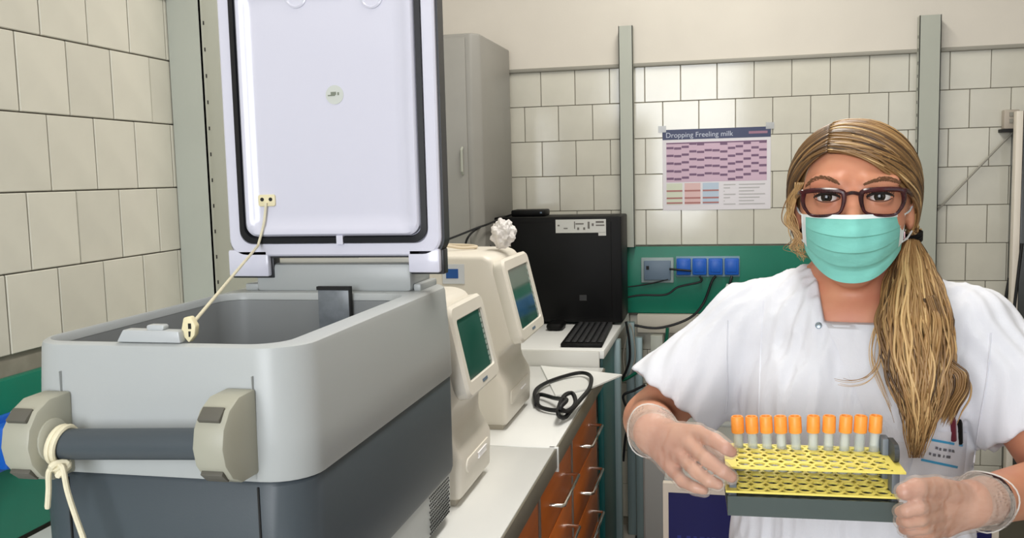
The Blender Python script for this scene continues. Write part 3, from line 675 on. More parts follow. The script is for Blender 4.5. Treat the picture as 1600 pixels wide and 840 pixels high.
MB().prism([(k.x + x, k.z + z) for x, z in hk], 'Y', 1.023, 1.033).build('hook', M_anchor, cord, bevel=.002)
MB().prism([(k.x + x, k.z + z) for x, z in ((.001, .009), (.005, .009), (.005, .002), (.001, .002))], 'Y', 1.0222, 1.0232).prism([(k.x + x, k.z + z) for x, z in ((.001, -.001), (.004, -.001), (.003, -.008), (.001, -.008))], 'Y', 1.0222, 1.0232).build('hook_hole', M_dark, cord)
# rope tied to the handle bar
ro = empty('rope', (HB['l'][1] + .02, BY, zc - .1), 'ivory rope knotted round the left end of the cool box handle', 'rope')
xb = HB['l'][1] + .010; zb = HB['l'][2] - .006
for k_, dx in enumerate((0, .007)):
    MB().tube([(xb + dx + .004 * math.sin(t), BY + .0225 * math.cos(t), zb + .0225 * math.sin(t)) for t in np.linspace(0, 2 * math.pi, 25)[:-1]], .0038, 8, closed=True).build('loop', M_cord, ro, smooth=True)
kn = Vector((xb + .012, BY - .019, zb - .024))
MB().tube([kn + Vector((.009 * math.cos(t) * (1 + .3 * math.sin(2 * t)), .006 * math.sin(2 * t), .007 * math.sin(t))) for t in np.linspace(0, 2 * math.pi, 20)[:-1]], .0045, 8, closed=True).build('knot', M_cord, ro, smooth=True)
def ydn(x, y): return tuple(onY(x, y, BY - .024))
MB().tube(spline([kn, ydn(77, 735), ydn(76, 765), ydn(74, 794)], 6), [.0036] * 18 + [.0030], 8).build('rope_end', M_cord, ro, smooth=True)
MB().tube(spline([kn, ydn(98, 730), ydn(105, 765), ydn(116, 800), ydn(126, 828), ydn(133, 850), ydn(140, 890)], 6), .0036, 8).build('rope_end', M_cord, ro, smooth=True)
# ------------------------------------------------------------------ signed-distance modelling (for the figure)
class SDF:
    def __init__(s, xs, ys, zs):
        s.ax = [np.asarray(a, np.float32) for a in (xs, ys, zs)]
        s.F = np.full([len(a) for a in s.ax], .1, np.float32)
    def sub(s, lo, hi):
        sl = []
        for a, l, h in zip(s.ax, lo, hi):
            i0, i1 = np.searchsorted(a, l), np.searchsorted(a, h); sl.append(slice(max(0, i0 - 1), min(len(a), i1 + 1)))
        X = s.ax[0][sl[0]][:, None, None]; Y = s.ax[1][sl[1]][None, :, None]; Z = s.ax[2][sl[2]][None, None, :]
        return tuple(sl), X, Y, Z
    def put(s, sl, D, k, op='u'):
        A = s.F[sl]
        if A.size == 0: return
        if op == 'u':
            h = np.maximum(k - np.abs(A - D), 0) / k; s.F[sl] = np.minimum(A, D) - h * h * k * .25
        else:
            D = -D; h = np.maximum(k - np.abs(A - D), 0) / k; s.F[sl] = np.maximum(A, D) + h * h * k * .25
    def cap(s, a, b, ra, rb=None, k=.012, op='u', cut=None, grow=0):
        rb = ra if rb is None else rb; ra += grow; rb += grow
        a = np.array(a, np.float32); b = np.array(b, np.float32); pad = max(ra, rb) + k + .01
        sl, X, Y, Z = s.sub(np.minimum(a, b) - pad, np.maximum(a, b) + pad); d = b - a; dd = max(float(d @ d), 1e-9)
        t = np.clip(((X - a[0]) * d[0] + (Y - a[1]) * d[1] + (Z - a[2]) * d[2]) / dd, 0, 1)
        D = np.sqrt((X - a[0] - t * d[0]) ** 2 + (Y - a[1] - t * d[1]) ** 2 + (Z - a[2] - t * d[2]) ** 2) - (ra + (rb - ra) * t)
        if cut is not None:                                   # half spaces (point, normal): keep the side where dot < 0
            for p, n in cut: D = np.maximum(D, (X - p[0]) * n[0] + (Y - p[1]) * n[1] + (Z - p[2]) * n[2])
        s.put(sl, D, k, op)
    def chain(s, pts, rs, k=.008, op='u', grow=0):
        for i in range(len(pts) - 1): s.cap(pts[i], pts[i + 1], rs[i], rs[i + 1], k, op, grow=grow)
    def ell(s, c, r, k=.015, op='u', rot=None):
        r = np.array(r, np.float32); pad = r.max() + k + .01; c = np.array(c, np.float32)
        sl, X, Y, Z = s.sub(c - pad, c + pad); X, Y, Z = X - c[0], Y - c[1], Z - c[2]
        if rot is not None:
            R3 = np.array(rot.inverted(), np.float32); X, Y, Z = (R3[i, 0] * X + R3[i, 1] * Y + R3[i, 2] * Z for i in range(3))
        k0 = np.sqrt((X / r[0]) ** 2 + (Y / r[1]) ** 2 + (Z / r[2]) ** 2); k1 = np.sqrt((X / r[0] ** 2) ** 2 + (Y / r[1] ** 2) ** 2 + (Z / r[2] ** 2) ** 2)
        s.put(sl, k0 * (k0 - 1) / np.maximum(k1, 1e-6), k, op)
    def poly(s, pts, y0, y1, k=.004, op='s'):
        """convex counter-clockwise polygon in xz, between y0 and y1"""
        P = np.array(pts, np.float32); sl, X, Y, Z = s.sub((P[:, 0].min() - .02, y0 - .02, P[:, 1].min() - .02), (P[:, 0].max() + .02, y1 + .02, P[:, 1].max() + .02))
        D = np.maximum(Y - y1, y0 - Y) + 0 * X + 0 * Z
        for i in range(len(P)):
            a, b = P[i], P[(i + 1) % len(P)]; e = b - a; n = np.array([e[1], -e[0]]) / np.linalg.norm(e)
            D = np.maximum(D, (X - a[0]) * n[0] + (Z - a[1]) * n[1])
        s.put(sl, D, k, op)
    def mesh(s):
        F = s.F; S = F < 0; nx, ny, nz = F.shape
        c = np.zeros((nx - 1, ny - 1, nz - 1), np.uint8)
        for dx in (0, 1):
            for dy in (0, 1):
                for dz in (0, 1): c += S[dx:nx - 1 + dx, dy:ny - 1 + dy, dz:nz - 1 + dz]
        act = (c > 0) & (c < 8); idx = np.argwhere(act); ids = np.full(act.shape, -1, np.int32); ids[act] = np.arange(len(idx))
        acc = np.zeros((len(idx), 3)); cnt = np.zeros(len(idx)); C8 = [(0, 0, 0), (1, 0, 0), (0, 1, 0), (1, 1, 0), (0, 0, 1), (1, 0, 1), (0, 1, 1), (1, 1, 1)]
        val = [F[idx[:, 0] + q[0], idx[:, 1] + q[1], idx[:, 2] + q[2]] for q in C8]
        pos = [np.stack([s.ax[i][idx[:, i] + q[i]] for i in range(3)], 1) for q in C8]
        for a in range(8):
            for b in range(a + 1, 8):
                if sum(abs(C8[a][i] - C8[b][i]) for i in range(3)) != 1: continue
                m = (val[a] < 0) != (val[b] < 0); t = val[a][m] / (val[a][m] - val[b][m])
                acc[m] += pos[a][m] + (pos[b][m] - pos[a][m]) * t[:, None]; cnt[m] += 1
        V = acc / cnt[:, None]; faces = []
        for axis in range(3):
            sa = [slice(None)] * 3; sb = [slice(None)] * 3; sa[axis] = slice(0, -1); sb[axis] = slice(1, None)
            ch = S[tuple(sa)] != S[tuple(sb)]; e = np.argwhere(ch); o1, o2 = (axis + 1) % 3, (axis + 2) % 3
            e = e[(e[:, o1] > 0) & (e[:, o2] > 0) & (e[:, o1] < F.shape[o1] - 1) & (e[:, o2] < F.shape[o2] - 1)]
            def cid(d1, d2):
                q = e.copy(); q[:, o1] -= d1; q[:, o2] -= d2; return ids[q[:, 0], q[:, 1], q[:, 2]]
            f = np.stack([cid(1, 1), cid(0, 1), cid(0, 0), cid(1, 0)], 1); inside = S[e[:, 0], e[:, 1], e[:, 2]]
            f[~inside] = f[~inside][:, ::-1]; faces.append(f)
        return V, np.concatenate(faces)
def graded(breaks):
    """[(start, step), ..., (end, None)] -> coordinate list"""
    out = []
    for (a, st), (b_, _) in zip(breaks[:-1], breaks[1:]): out += list(np.arange(a, b_ - st * .3, st))
    return out + [breaks[-1][0]]
def smooth_mesh(V, Fc, it=1, lam=.5):
    E = np.concatenate([Fc[:, [0, 1]], Fc[:, [1, 2]], Fc[:, [2, 3]], Fc[:, [3, 0]]]); n = len(V)
    for _ in range(it):
        S = np.zeros((n, 3)); c = np.bincount(E[:, 0], minlength=n) + np.bincount(E[:, 1], minlength=n)
        for d in range(3): S[:, d] = np.bincount(E[:, 0], V[E[:, 1], d], n) + np.bincount(E[:, 1], V[E[:, 0], d], n)
        V = V + lam * (S / np.maximum(c, 1)[:, None] - V)
    return V
def npmesh(name, V, Fc, m, smooth=True):
    me = bpy.data.meshes.new(name); n = len(V); k = Fc.shape[1]
    me.vertices.add(n); me.vertices.foreach_set('co', np.asarray(V, np.float32).ravel())
    me.loops.add(Fc.size); me.loops.foreach_set('vertex_index', Fc.astype(np.int32).ravel())
    me.polygons.add(len(Fc)); me.polygons.foreach_set('loop_start', np.arange(0, Fc.size, k, dtype=np.int32))
    me.polygons.foreach_set('loop_total', np.full(len(Fc), k, np.int32)); me.update(calc_edges=True); me.validate()
    if smooth: me.shade_smooth()
    me.materials.append(m); return me
def sines(X, Y, Z, freq, seed, n=5, aniso=(1, 1, 1)):
    r = np.random.default_rng(seed); out = 0
    for _ in range(n):
        d = r.normal(size=3); d /= np.linalg.norm(d); d = d * freq * r.uniform(.6, 1.4) * np.array(aniso); out = out + np.sin(X * d[0] + Y * d[1] + Z * d[2] + r.uniform(0, 6.3))
    return out / n

# ------------------------------------------------------------------ the woman
PO = Vector((.168, 1.30, 0)); PANG = math.atan2(PO.x, PO.y)
PM = Matrix.Translation(PO) @ Matrix.Rotation(-PANG, 4, 'Z'); PMI = PM.inverted()
PMn = np.array(PMI.to_3x3()); PC = np.array(PMI @ Vector(CAMP))
def pl(x, y, yl):
    """photo direction -> point at depth yl in the woman's own frame (x right, y away, z up)"""
    r = PMn @ ray(x, y); return PC + r * (yl - PC[1]) / r[1]
M_skin = mat('skin', rgb(204, 146, 114), .48, sss=.10, var=.10, vscale=18, vcol=rgb(194, 126, 98), bump=.03, bscale=300)
M_cloth = mat('white_cotton', rgb(216, 217, 223), .85, spec=.12, bump=.10, bscale=700)
xs = graded([(-.36, .006), (-.30, .0024), (.20, .004), (.36, .004), (.40, None)])
ys = graded([(-.39, .0024), (-.10, .0019), (-.05, .003), (.10, .005), (.18, None)])
zs = graded([(-.01, .012), (.9, .008), (1.13, .0024), (1.40, .0019), (1.55, .003), (1.64, None)])
B = SDF(xs, ys, zs)
# torso, legs
B.ell((0, .035, 1.23), (.118, .078, .15)); B.ell((0, .03, 1.07), (.105, .075, .13), .04); B.ell((0, .04, .93), (.145, .10, .12), .05)
B.ell((-.055, -.035, 1.245), (.052, .042, .052), .03); B.ell((.055, -.035, 1.245), (.052, .042, .052), .03)
B.cap((-.135, .028, 1.328), (.135, .028, 1.328), .042, k=.03)
for s in (-1, 1):
    B.cap((s * .03, .03, 1.395), (s * .125, .03, 1.345), .03, .032, .03)
    B.chain([(s * .078, .04, .90), (s * .082, .03, .50), (s * .082, .05, .10)], [.085, .056, .036], .03)
    B.cap((s * .083, .06, .045), (s * .09, -.09, .032), .034, .028, .02)
B.ell((0, .0, 1.345), (.09, .05, .05), .03)
# neck and head
B.cap((0, .028, 1.34), (0, .012, 1.46), .047, .046, .025)
B.ell((0, .014, 1.527), (.073, .090, .077), .01)
B.ell((0, -.026, 1.487), (.0575, .066, .085), .03)
B.ell((0, -.062, 1.418), (.026, .024, .022), .02)
for s in (-1, 1):
    B.ell((s * .032, -.052, 1.480), (.025, .031, .026), .02)
    B.cap((s * .016, -.083, 1.531), (s * .046, -.070, 1.531), .0085, .0075, .012)
    B.ell((s * .031, -.1005, 1.512), (.0165, .013, .0105), .010, 's')
    B.ell((s * .031, -.0765, 1.5125), (.0152, .0142, .0140), .003)
    B.ell((s * .070, .006, 1.497), (.008, .019, .031), .006)
B.cap((0, -.086, 1.512), (0, -.110, 1.474), .0075, .0115, .012)
EYES = {}
for s in (-1, 1):                                             # almond openings of the lids
    x0, z0, a, hu, hl = s * .031, 1.5125, .0148, .0047, .0042
    Ru, Rl = (a * a + hu * hu) / (2 * hu), (a * a + hl * hl) / (2 * hl)
    sl, X, Y, Z = B.sub((x0 - .022, -.115, z0 - .015), (x0 + .022, -.074, z0 + .015))
    D = np.maximum(np.hypot(X - x0, Z - (z0 + hu - Ru)) - Ru, np.hypot(X - x0, Z - (z0 - hl + Rl)) - Rl); D = np.maximum(D, Y + .080)
    B.put(sl, D + 0 * Y, .0012, 's'); EYES[s] = (x0, z0, a, hu, hl, Ru, Rl)
# arms
ARM = {-1: [(-.150, .026, 1.325), (-.280, .025, 1.182), tuple(pl(1020, 676, -.232))], 1: [(.150, .026, 1.325), tuple(pl(1668, 752, -.035)), tuple(pl(1518, 786, -.250))]}
for s in (-1, 1): B.chain(ARM[s], [.045, .037, .0245], .02)
# hands: joint positions (photo direction + depth), radii
HAND = {-1: dict(palm=[((1024, 676, -.238), (1092, 676, -.300)), ((1024, 680, -.238), (1080, 694, -.304)), ((1022, 684, -.236), (1068, 714, -.302)), ((1020, 688, -.234), (1054, 735, -.296))],
        fing=[[(1090, 676, -.300), (1117, 688, -.332), (1134, 700, -.344), (1143, 706, -.342)], [(1079, 694, -.304), (1106, 718, -.338), (1130, 736, -.350), (1143, 745, -.347)],
              [(1067, 714, -.302), (1088, 736, -.335), (1108, 751, -.347), (1122, 756, -.346)], [(1053, 735, -.296), (1066, 751, -.322), (1086, 761, -.336), (1100, 765, -.338)]],
        thumb=[(1040, 672, -.245), (1078, 690, -.262), (1112, 706, -.280), (1126, 716, -.288)]),
        1: dict(palm=[((1514, 776, -.256), (1468, 786, -.292)), ((1514, 784, -.254), (1470, 802, -.290)), ((1512, 792, -.250), (1473, 815, -.282)), ((1510, 800, -.246), (1478, 826, -.272))],
        fing=[[(1468, 786, -.292), (1434, 792, -.338), (1417, 797, -.342), (1407, 799, -.334)], [(1470, 802, -.290), (1436, 809, -.332), (1419, 813, -.335), (1409, 814, -.326)],
              [(1473, 815, -.282), (1440, 823, -.322), (1424, 826, -.322), (1413, 826, -.314)], [(1478, 826, -.272), (1450, 834, -.308), (1435, 836, -.308), (1424, 836, -.300)]],
        thumb=[(1500, 774, -.266), (1464, 762, -.300), (1432, 762, -.330), (1413, 768, -.340)])}
FR = [(.0086, .0080, .0070, .0060), (.0088, .0082, .0072, .0062), (.0086, .0079, .0070, .0060), (.0078, .0070, .0062, .0054)]
def hand(S, s, grow=0, kf=.0016):
    h = HAND[s]
    for i, (a, b_) in enumerate(h['palm']): S.cap(pl(*a), pl(*b_), .0150, .0092, .009, grow=grow)
    for f, r in zip(h['fing'], FR): S.chain([pl(*p) for p in f], r, kf, grow=grow)
    S.chain([pl(*p) for p in h['thumb']], (.0150, .0112, .0098, .0082), .0025, grow=grow)
for s in (-1, 1): hand(B, s)
V, Fc = B.mesh(); V = smooth_mesh(V, Fc, 1, .25); del B
me = npmesh('person', V, Fc, M_skin)
person = bpy.data.objects.new('person', me); COL.objects.link(person); person.matrix_basis = PM
tag(person, 'woman in white tunic and mint face mask holding a yellow tube rack', 'person')
from mathutils.bvhtree import BVHTree
bvh_body = BVHTree.FromPolygons([tuple(v) for v in V], [tuple(f) for f in Fc])
def lobj(name, me, parent=person):
    o = bpy.data.objects.new(name, me); COL.objects.link(o); o.parent = parent; return o
def lb(mb, name, m, parent=person, **kw):
    mb.v = [tuple(PM @ Vector(p)) for p in mb.v]; return mb.build(name, m, parent, **kw)
def front(bvh, x, z, off=.001):
    h = bvh.ray_cast(Vector((x, -.6, z)), Vector((0, 1, 0)))
    return Vector((x, (h[0].y if h[0] else -.08) - off, z))
def frontpx(bvh, px, py, off=.001):
    d = Vector(pl(px, py, 0)) - Vector(PC); d.normalize(); h = bvh.ray_cast(Vector(PC) + d * .55, d)
    return (h[0] - d * off) if h[0] else Vector(pl(px, py, -.09))

# tunic
T = SDF(graded([(-.36, .0036), (.36, None)]), graded([(-.20, .0034), (.20, None)]), graded([(.74, .006), (1.10, .0034), (1.45, None)]))
T.ell((0, .025, 1.235), (.150, .105, .175), .01); T.ell((0, .025, 1.0), (.158, .112, .30), .06); T.ell((0, .03, .86), (.172, .125, .16), .06)
T.ell((-.06, -.045, 1.245), (.062, .050, .062), .04); T.ell((.06, -.045, 1.245), (.062, .050, .062), .04)
T.cap((-.135, .028, 1.325), (.135, .028, 1.325), .052, k=.03)
for s in (-1, 1): T.cap((s * .035, .032, 1.388), (s * .135, .028, 1.338), .034, .042, .03)
T.ell((0, -.004, 1.335), (.105, .062, .062), .03)
SLV = {-1: ((-.145, .02, 1.318), (-.238, -.004, 1.226), .056, .066), 1: ((.145, .02, 1.322), (.222, -.020, 1.222), .058, .068)}
for s in (-1, 1):
    a, b_, ra, rb = SLV[s]; d = np.array(b_) - np.array(a); d = d / np.linalg.norm(d); e = np.array(b_) + d * .002
    nrm = d + np.array([0, -.15, -.25]); nrm /= np.linalg.norm(nrm)
    T.cap(a, tuple(np.array(b_) + d * .06), ra, rb + .006, .022, cut=[(e, nrm)])
sl, X, Y, Z = T.sub((-1, -1, 0), (1, 1, 2))
arm_m = np.clip((np.abs(X) - .10) / .06, 0, 1)
T.F += (.0060 * (np.abs(sines(X, Y, Z, 190, 3, 3, (1, .5, .10))) + .6 * np.abs(sines(X, Y, Z, 330, 13, 3, (1, .5, .16)))) * (1 - arm_m * .75) + .0020 * arm_m * np.sin(250 * (X * .80 * np.sign(X) + Z * .30 + Y * .3) + 5 * sines(X, Y, Z, 40, 5, 3)) + .003 * sines(X, Y, Z, 30, 9, 4) - .0052).astype(np.float32)
for s in (-1, 1):
    a, b_, ra, rb = SLV[s]; d = np.array(b_) - np.array(a); d = d / np.linalg.norm(d)
    T.cap(tuple(np.array(b_) - d * .03), tuple(np.array(b_) + d * .10), rb - .012, rb - .002, .004, 's')
T.poly([(-.033, 1.350), (.040, 1.350), (.056, 1.46), (-.056, 1.46)], -.30, .03, .004)
T.cap((0, .028, 1.37), (0, .012, 1.50), .052, .058, .004, 's')
T.poly([(-.5, .70), (.5, .70), (.5, .80), (-.5, .80)], -.4, .4, .003)
V, Fc = T.mesh(); V = smooth_mesh(V, Fc, 1, .35); del T
tunic = lobj('tunic', npmesh('tunic', V, Fc, M_cloth)); tunic['label'] = 'short-sleeved white hospital tunic with wrap neckline'
bvh_t = BVHTree.FromPolygons([tuple(v) for v in V], [tuple(f) for f in Fc])
M_seam = mat('seam_white', rgb(214, 215, 222), .85)
def seam(pts, r=.0011, name='seam', m=None, off=.0004):
    P = [frontpx(bvh_t, *p, off) for p in spline([(x, y, 0) for x, y in pts], 8) for p in [(p.x, p.y)]]
    return lb(MB().tube(P, r, 6, flat=.6), name, m or M_seam, tunic, smooth=True)
# wrap flap: a raised cloth panel that follows the chest
def patch(outline_px, nu, nv, off, name, m, parent, thick=.0016):
    """outline: four px corners (tl, tr, br, bl) -> thin cloth panel laid on the tunic"""
    tl, tr, br_, bl = [np.array(p, float) for p in outline_px]; G0 = []; G1 = []
    for j in range(nv + 1):
        for i in range(nu + 1):
            u, v = i / nu, j / nv; p = (tl * (1 - u) + tr * u) * (1 - v) + (bl * (1 - u) + br_ * u) * v
            G1.append(frontpx(bvh_t, p[0], p[1], off + thick)); G0.append(frontpx(bvh_t, p[0], p[1], -.002))
    n = len(G0); W = nu + 1; fs = []
    for j in range(nv):
        for i in range(nu): q = j * W + i; fs.append((n + q, n + q + W, n + q + W + 1, n + q + 1))
    ring = [i for i in range(W)] + [j * W + nu for j in range(1, nv + 1)] + [nv * W + i for i in range(nu - 1, -1, -1)] + [j * W for j in range(nv - 1, 0, -1)]
    for a, b_ in zip(ring, ring[1:] + ring[:1]): fs.append((a, n + a, n + b_, b_))
    return lb(MB().add(G0 + G1, fs), name, m, parent, smooth=True)
patch([(1290, 504), (1368, 508), (1420, 690), (1372, 690)], 10, 22, .0026, 'wrap_flap', M_cloth, tunic)
q = frontpx(bvh_t, 1279, 508, .001); sn = MB().lathe([(.0042, .001), (.0042, -.001), (.003, -.0022), (.0012, -.0018)], tuple(q), 16, 'Y'); lb(sn, 'snap_button', mat('snap_metal', rgb(150, 165, 175), .3, metal=.6), tunic, smooth=True)
seam([(1192, 470), (1188, 560), (1186, 640), (1184, 700)])
seam([(1137, 500), (1136, 560), (1137, 610), (1134, 645)], .0014)
seam([(1548, 520), (1542, 590), (1530, 660), (1520, 735)], .0014)
# pocket with badge and pens
pk = patch([(1440, 672), (1512, 676), (1506, 742), (1420, 740)], 8, 8, .001, 'chest_pocket', M_cloth, tunic)
M_bluep = mat('badge_blue', rgb(66, 160, 205), .4)
for a_, c_ in (((1456, 685), (1505, 694)), ((1440, 716), (1497, 728))):
    patch([a_, c_, (c_[0] - 1, c_[1] + 3.5), (a_[0] - 1, a_[1] + 3.5)], 6, 1, .0034, 'badge_stripe', M_bluep, tunic, .0006)
M_bink = mat('badge_ink', rgb(110, 110, 118), .5)
for i, (x, y, w_) in enumerate(((1462, 697, 5), (1468, 699, 4), (1474, 700, 7), (1483, 701, 4), (1488, 702, 6), (1452, 706, 4), (1458, 708, 6), (1466, 709, 5), (1473, 710, 4), (1479, 711, 8))):
    patch([(x, y), (x + w_ * .8, y + .8), (x + w_ * .8 - .6, y + 5), (x - .6, y + 4.2)], 1, 1, .0034, 'badge_text', M_bink, tunic, .0005)
for x, y, m_ in ((1489, 653, mat('pen_red', rgb(96, 28, 44), .3)), (1499, 657, M_black)):
    a, c = frontpx(bvh_t, x, y, .006), frontpx(bvh_t, x + 1, y + 34, .004); lb(MB().tube([a, a * .9 + c * .1, c], [.0028, .0036, .0036], 8), 'pen', m_, tunic, smooth=True)

# trousers and shoes (below the frame)
Q = SDF(graded([(-.22, .008), (.22, None)]), graded([(-.14, .008), (.20, None)]), graded([(.05, .012), (.97, None)]))
Q.ell((0, .04, .92), (.155, .11, .10), .04)
for s in (-1, 1): Q.chain([(s * .078, .04, .90), (s * .084, .03, .50), (s * .086, .05, .06)], [.094, .072, .066], .03)
Q.poly([(-.5, -.1), (.5, -.1), (.5, .07), (-.5, .07)], -.4, .4, .003)
V, Fc = Q.mesh(); lobj('trousers', npmesh('trousers', V, Fc, M_cloth))
for s in (-1, 1):
    Q = SDF(graded([(s * .087 - .07, .006), (s * .087 + .07, None)]), graded([(-.16, .006), (.14, None)]), graded([(-.012, .006), (.13, None)]))
    Q.cap((s * .083, .07, .038), (s * .09, -.095, .030), .046, .042, .02); Q.cap((s * .082, .055, .05), (s * .082, .055, .09), .045, .045, .02)
    Q.poly([(-.5, -.2), (.5, -.2), (.5, 0), (-.5, 0)], -.4, .4, .002)
    V, Fc = Q.mesh(); lobj('shoe', npmesh('shoe', V, Fc, M_white))
# gloves
M_glove = mat('clear_vinyl', rgb(226, 214, 202), .24, spec=.8, alpha=.26, bump=1.0, bscale=90, stretch=(1, 1, 1))
for s in (-1, 1):
    w_ = np.array(ARM[s][2]); e = np.array(ARM[s][1]); d = (e - w_) / np.linalg.norm(e - w_)
    pts = [pl(*p) for f in HAND[s]['fing'] + [HAND[s]['thumb']] for p in f] + [w_ + d * .05]
    lo, hi = np.min(pts, 0) - .05, np.max(pts, 0) + .05
    G = SDF(np.arange(lo[0], hi[0], .0022), np.arange(lo[1], hi[1], .0022), np.arange(lo[2], hi[2], .0022))
    hand(G, s, .0024, .003)
    G.cap(w_ - d * .005, w_ + d * .045, .0275, .0345, .012, cut=[(w_ + d * .034, d + np.array([0, 0, .25 * s]))])
    sl, X, Y, Z = G.sub(lo, hi); G.F += (.0011 * sines(X, Y, Z, 330, 4, 5, (1, 1, .5))).astype(np.float32)
    G.cap(w_ + d * .004, w_ + d * .08, .0255, .0385, .002, 's')
    V, Fc = G.mesh(); V = smooth_mesh(V, Fc, 1, .3)
    g = lobj('glove', npmesh('glove', V, Fc, M_glove)); g['label'] = 'clear vinyl examination glove'
    # rolled cuff edge
    c = w_ + d * .034; a = Vector(d).orthogonal().normalized(); b_ = Vector(d).cross(a)
    ring = [Vector(c) + (a * math.cos(t) + b_ * math.sin(t)) * (.0325 + .002 * math.sin(3 * t + s)) + Vector(d) * (.004 * math.sin(2 * t)) for t in np.linspace(0, 6.283, 33)[:-1]]
    lb(MB().tube(ring, .0009, 6, closed=True), 'cuff_edge', mat('cuff_white', rgb(232, 228, 222), .3, alpha=.6), g, smooth=True)
# bracelet on the left wrist
w_ = Vector(ARM[1][2]); d = (Vector(ARM[1][1]) - w_).normalized(); a = d.orthogonal().normalized(); b_ = d.cross(a); c = w_ + d * .033
lb(MB().tube([c + (a * math.cos(t) + b_ * math.sin(t)) * .0288 for t in np.linspace(0, 6.283, 33)[:-1]], .0022, 8, closed=True), 'bracelet', mat('bracelet_dark', rgb(40, 14, 18), .4), smooth=True)

# eyes, lashes, brows
M_scl = mat('eye_white', rgb(226, 220, 216), .15); M_iris = mat('iris', rgb(44, 36, 28), .12); M_pup = mat('pupil', rgb(8, 8, 9), .08)
M_lash = mat('lash', rgb(30, 20, 16), .6); M_brow = mat('brow', rgb(118, 82, 56), .8)
for s in (-1, 1):
    x0, z0, a, hu, hl, Ru, Rl = EYES[s]; c = (x0, -.0765, z0 + .0002); r = .0128
    pr = [(max(1e-4, r * math.sin(t)), -r * math.cos(t)) for t in np.linspace(.02, math.pi - .02, 20)]
    e = lb(MB().lathe(pr, c, 28, 'Y'), 'eye', M_scl, smooth=True)
    gx = -.0006
    def disc(rad, lift): return [(max(1e-4, (r + lift) * math.sin(t)), -(r + lift) * math.cos(t)) for t in np.linspace(.01, math.asin(rad / r), 8)]
    lb(MB().lathe(disc(.0066, .0004), (c[0] + gx, c[1], c[2] + .0006), 24, 'Y'), 'iris', M_iris, e, smooth=True)
    lb(MB().lathe(disc(.0030, .0008), (c[0] + gx, c[1], c[2] + .0006), 20, 'Y'), 'pupil', M_pup, e, smooth=True)
    def arc(h, R, up, n=15, ex=1.06):
        out = []
        for t in np.linspace(-ex, ex, n):
            x = x0 + a * t; zz = z0 + (h - R + math.sqrt(max(R * R - (a * t) ** 2, 0))) * up
            out.append(front(bvh_body, x, zz + up * .0012, .0010))
        return out
    up = arc(hu, Ru, 1); lb(MB().tube(up, [.0009 + .0014 * math.sin(math.pi * min(1, (i + 2) / 17)) for i in range(15)], 6), 'upper_lashes', M_lash, smooth=True)
    lo_ = arc(hl, Rl, -1); lb(MB().tube(lo_, .0006, 5), 'lower_lashes', mat('lash_soft', rgb(96, 62, 50), .7), smooth=True)
    b = MB()
    for i in range(1, 14):
        p = up[i]; dx = (i - 7) / 7 * .0035; b.tube([p, p + Vector((dx * .5, -.0035, .0015)), p + Vector((dx, -.005, .0048))], [.0005, .0004, .0001], 4)
    lb(b, 'eyelashes', M_lash, kind='stuff')
for pts in ([(1262, 289), (1272, 281), (1288, 278), (1304, 283), (1312, 288)], [(1350, 289), (1362, 284), (1380, 280), (1396, 282), (1408, 287)]):
    b = MB(); P = [frontpx(bvh_body, p.x, p.y, .0008) for p in spline([(x, y, 0) for x, y in pts], 9)]
    for i, p in enumerate(P):
        t = i / (len(P) - 1); wd = .0030 * math.sin(math.pi * (.18 + .72 * t)) if pts[0][0] < 1300 else .0030 * math.sin(math.pi * (.1 + .72 * (1 - t) + .08))
        for k in range(3):
            o_ = Vector((random.uniform(-.001, .001), 0, random.uniform(-wd, wd) * .8)); dr = (P[min(i + 1, len(P) - 1)] - P[max(i - 1, 0)]).normalized() * (-1 if pts[0][0] < 1300 else 1)
            b.tube([p + o_, p + o_ + dr * .003 + Vector((0, -.0008, .001)), p + o_ + dr * .006 + Vector((0, 0, .0004))], [.0006, .0006, .0002], 4)
    lb(b, 'eyebrow', M_brow)

# glasses
M_gl = mat('tortoiseshell', rgb(66, 18, 24), .18, spec=.6, var=.6, vscale=60, vcol=rgb(28, 10, 12))
gl = None
def lens_loop(x0, x1, y0, y1, yl, n=6):
    P = []
    for (ax, ay) in ((x0, y0 + 8), (x0 + 5, y0 + 1), ((x0 + x1) / 2, y0 - 1), (x1 - 5, y0 + 1), (x1, y0 + 8), (x1 - 2, (y0 + y1) / 2 + 4), (x1 - 9, y1 - 4), ((x0 + x1) / 2 + 2, y1), (x0 + 13, y1 - 1), (x0 + 4, y1 - 10), (x0, (y0 + y1) / 2)):
        u = (ax - 1332) / 80.; P.append(Vector(pl(ax, ay, yl + .012 * u * u)))
    return spline(P, n, True)
GYL = -.103
Lr, Ll = lens_loop(1255, 1319, 298, 337, GYL), lens_loop(1345, 1409, 299, 338, GYL)
Ll = [Vector((2 * Vector(pl(1332, p_[1], GYL)).x - v.x, v.y, v.z)) for v, p_ in zip(Lr, [(0, 318)] * len(Lr))]
fr = MB()
gl = lb(MB().tube(Lr, [.0019 + .0014 * max(0, min(1, (v.z - 1.495) / .02)) for v in Lr], 8, True), 'glasses', M_gl, smooth=True)
gl['label'] = 'dark red tortoiseshell glasses'
lb(MB().tube(Ll, [.0019 + .0014 * max(0, min(1, (v.z - 1.495) / .02)) for v in Ll], 8, True), 'rim', M_gl, gl, smooth=True)
ir, il = max(Lr, key=lambda v: v.x), min(Ll, key=lambda v: v.x); zt_ = 1.517
br_r = min(Lr, key=lambda v: (v - Vector((ir.x, v.y, zt_))).length); br_l = min(Ll, key=lambda v: (v - Vector((il.x, v.y, zt_))).length)
lb(MB().tube(spline([br_r, (br_r + br_l) / 2 + Vector((0, -.002, .0025)), br_l], 6), .0024, 8), 'bridge', M_gl, gl, smooth=True)
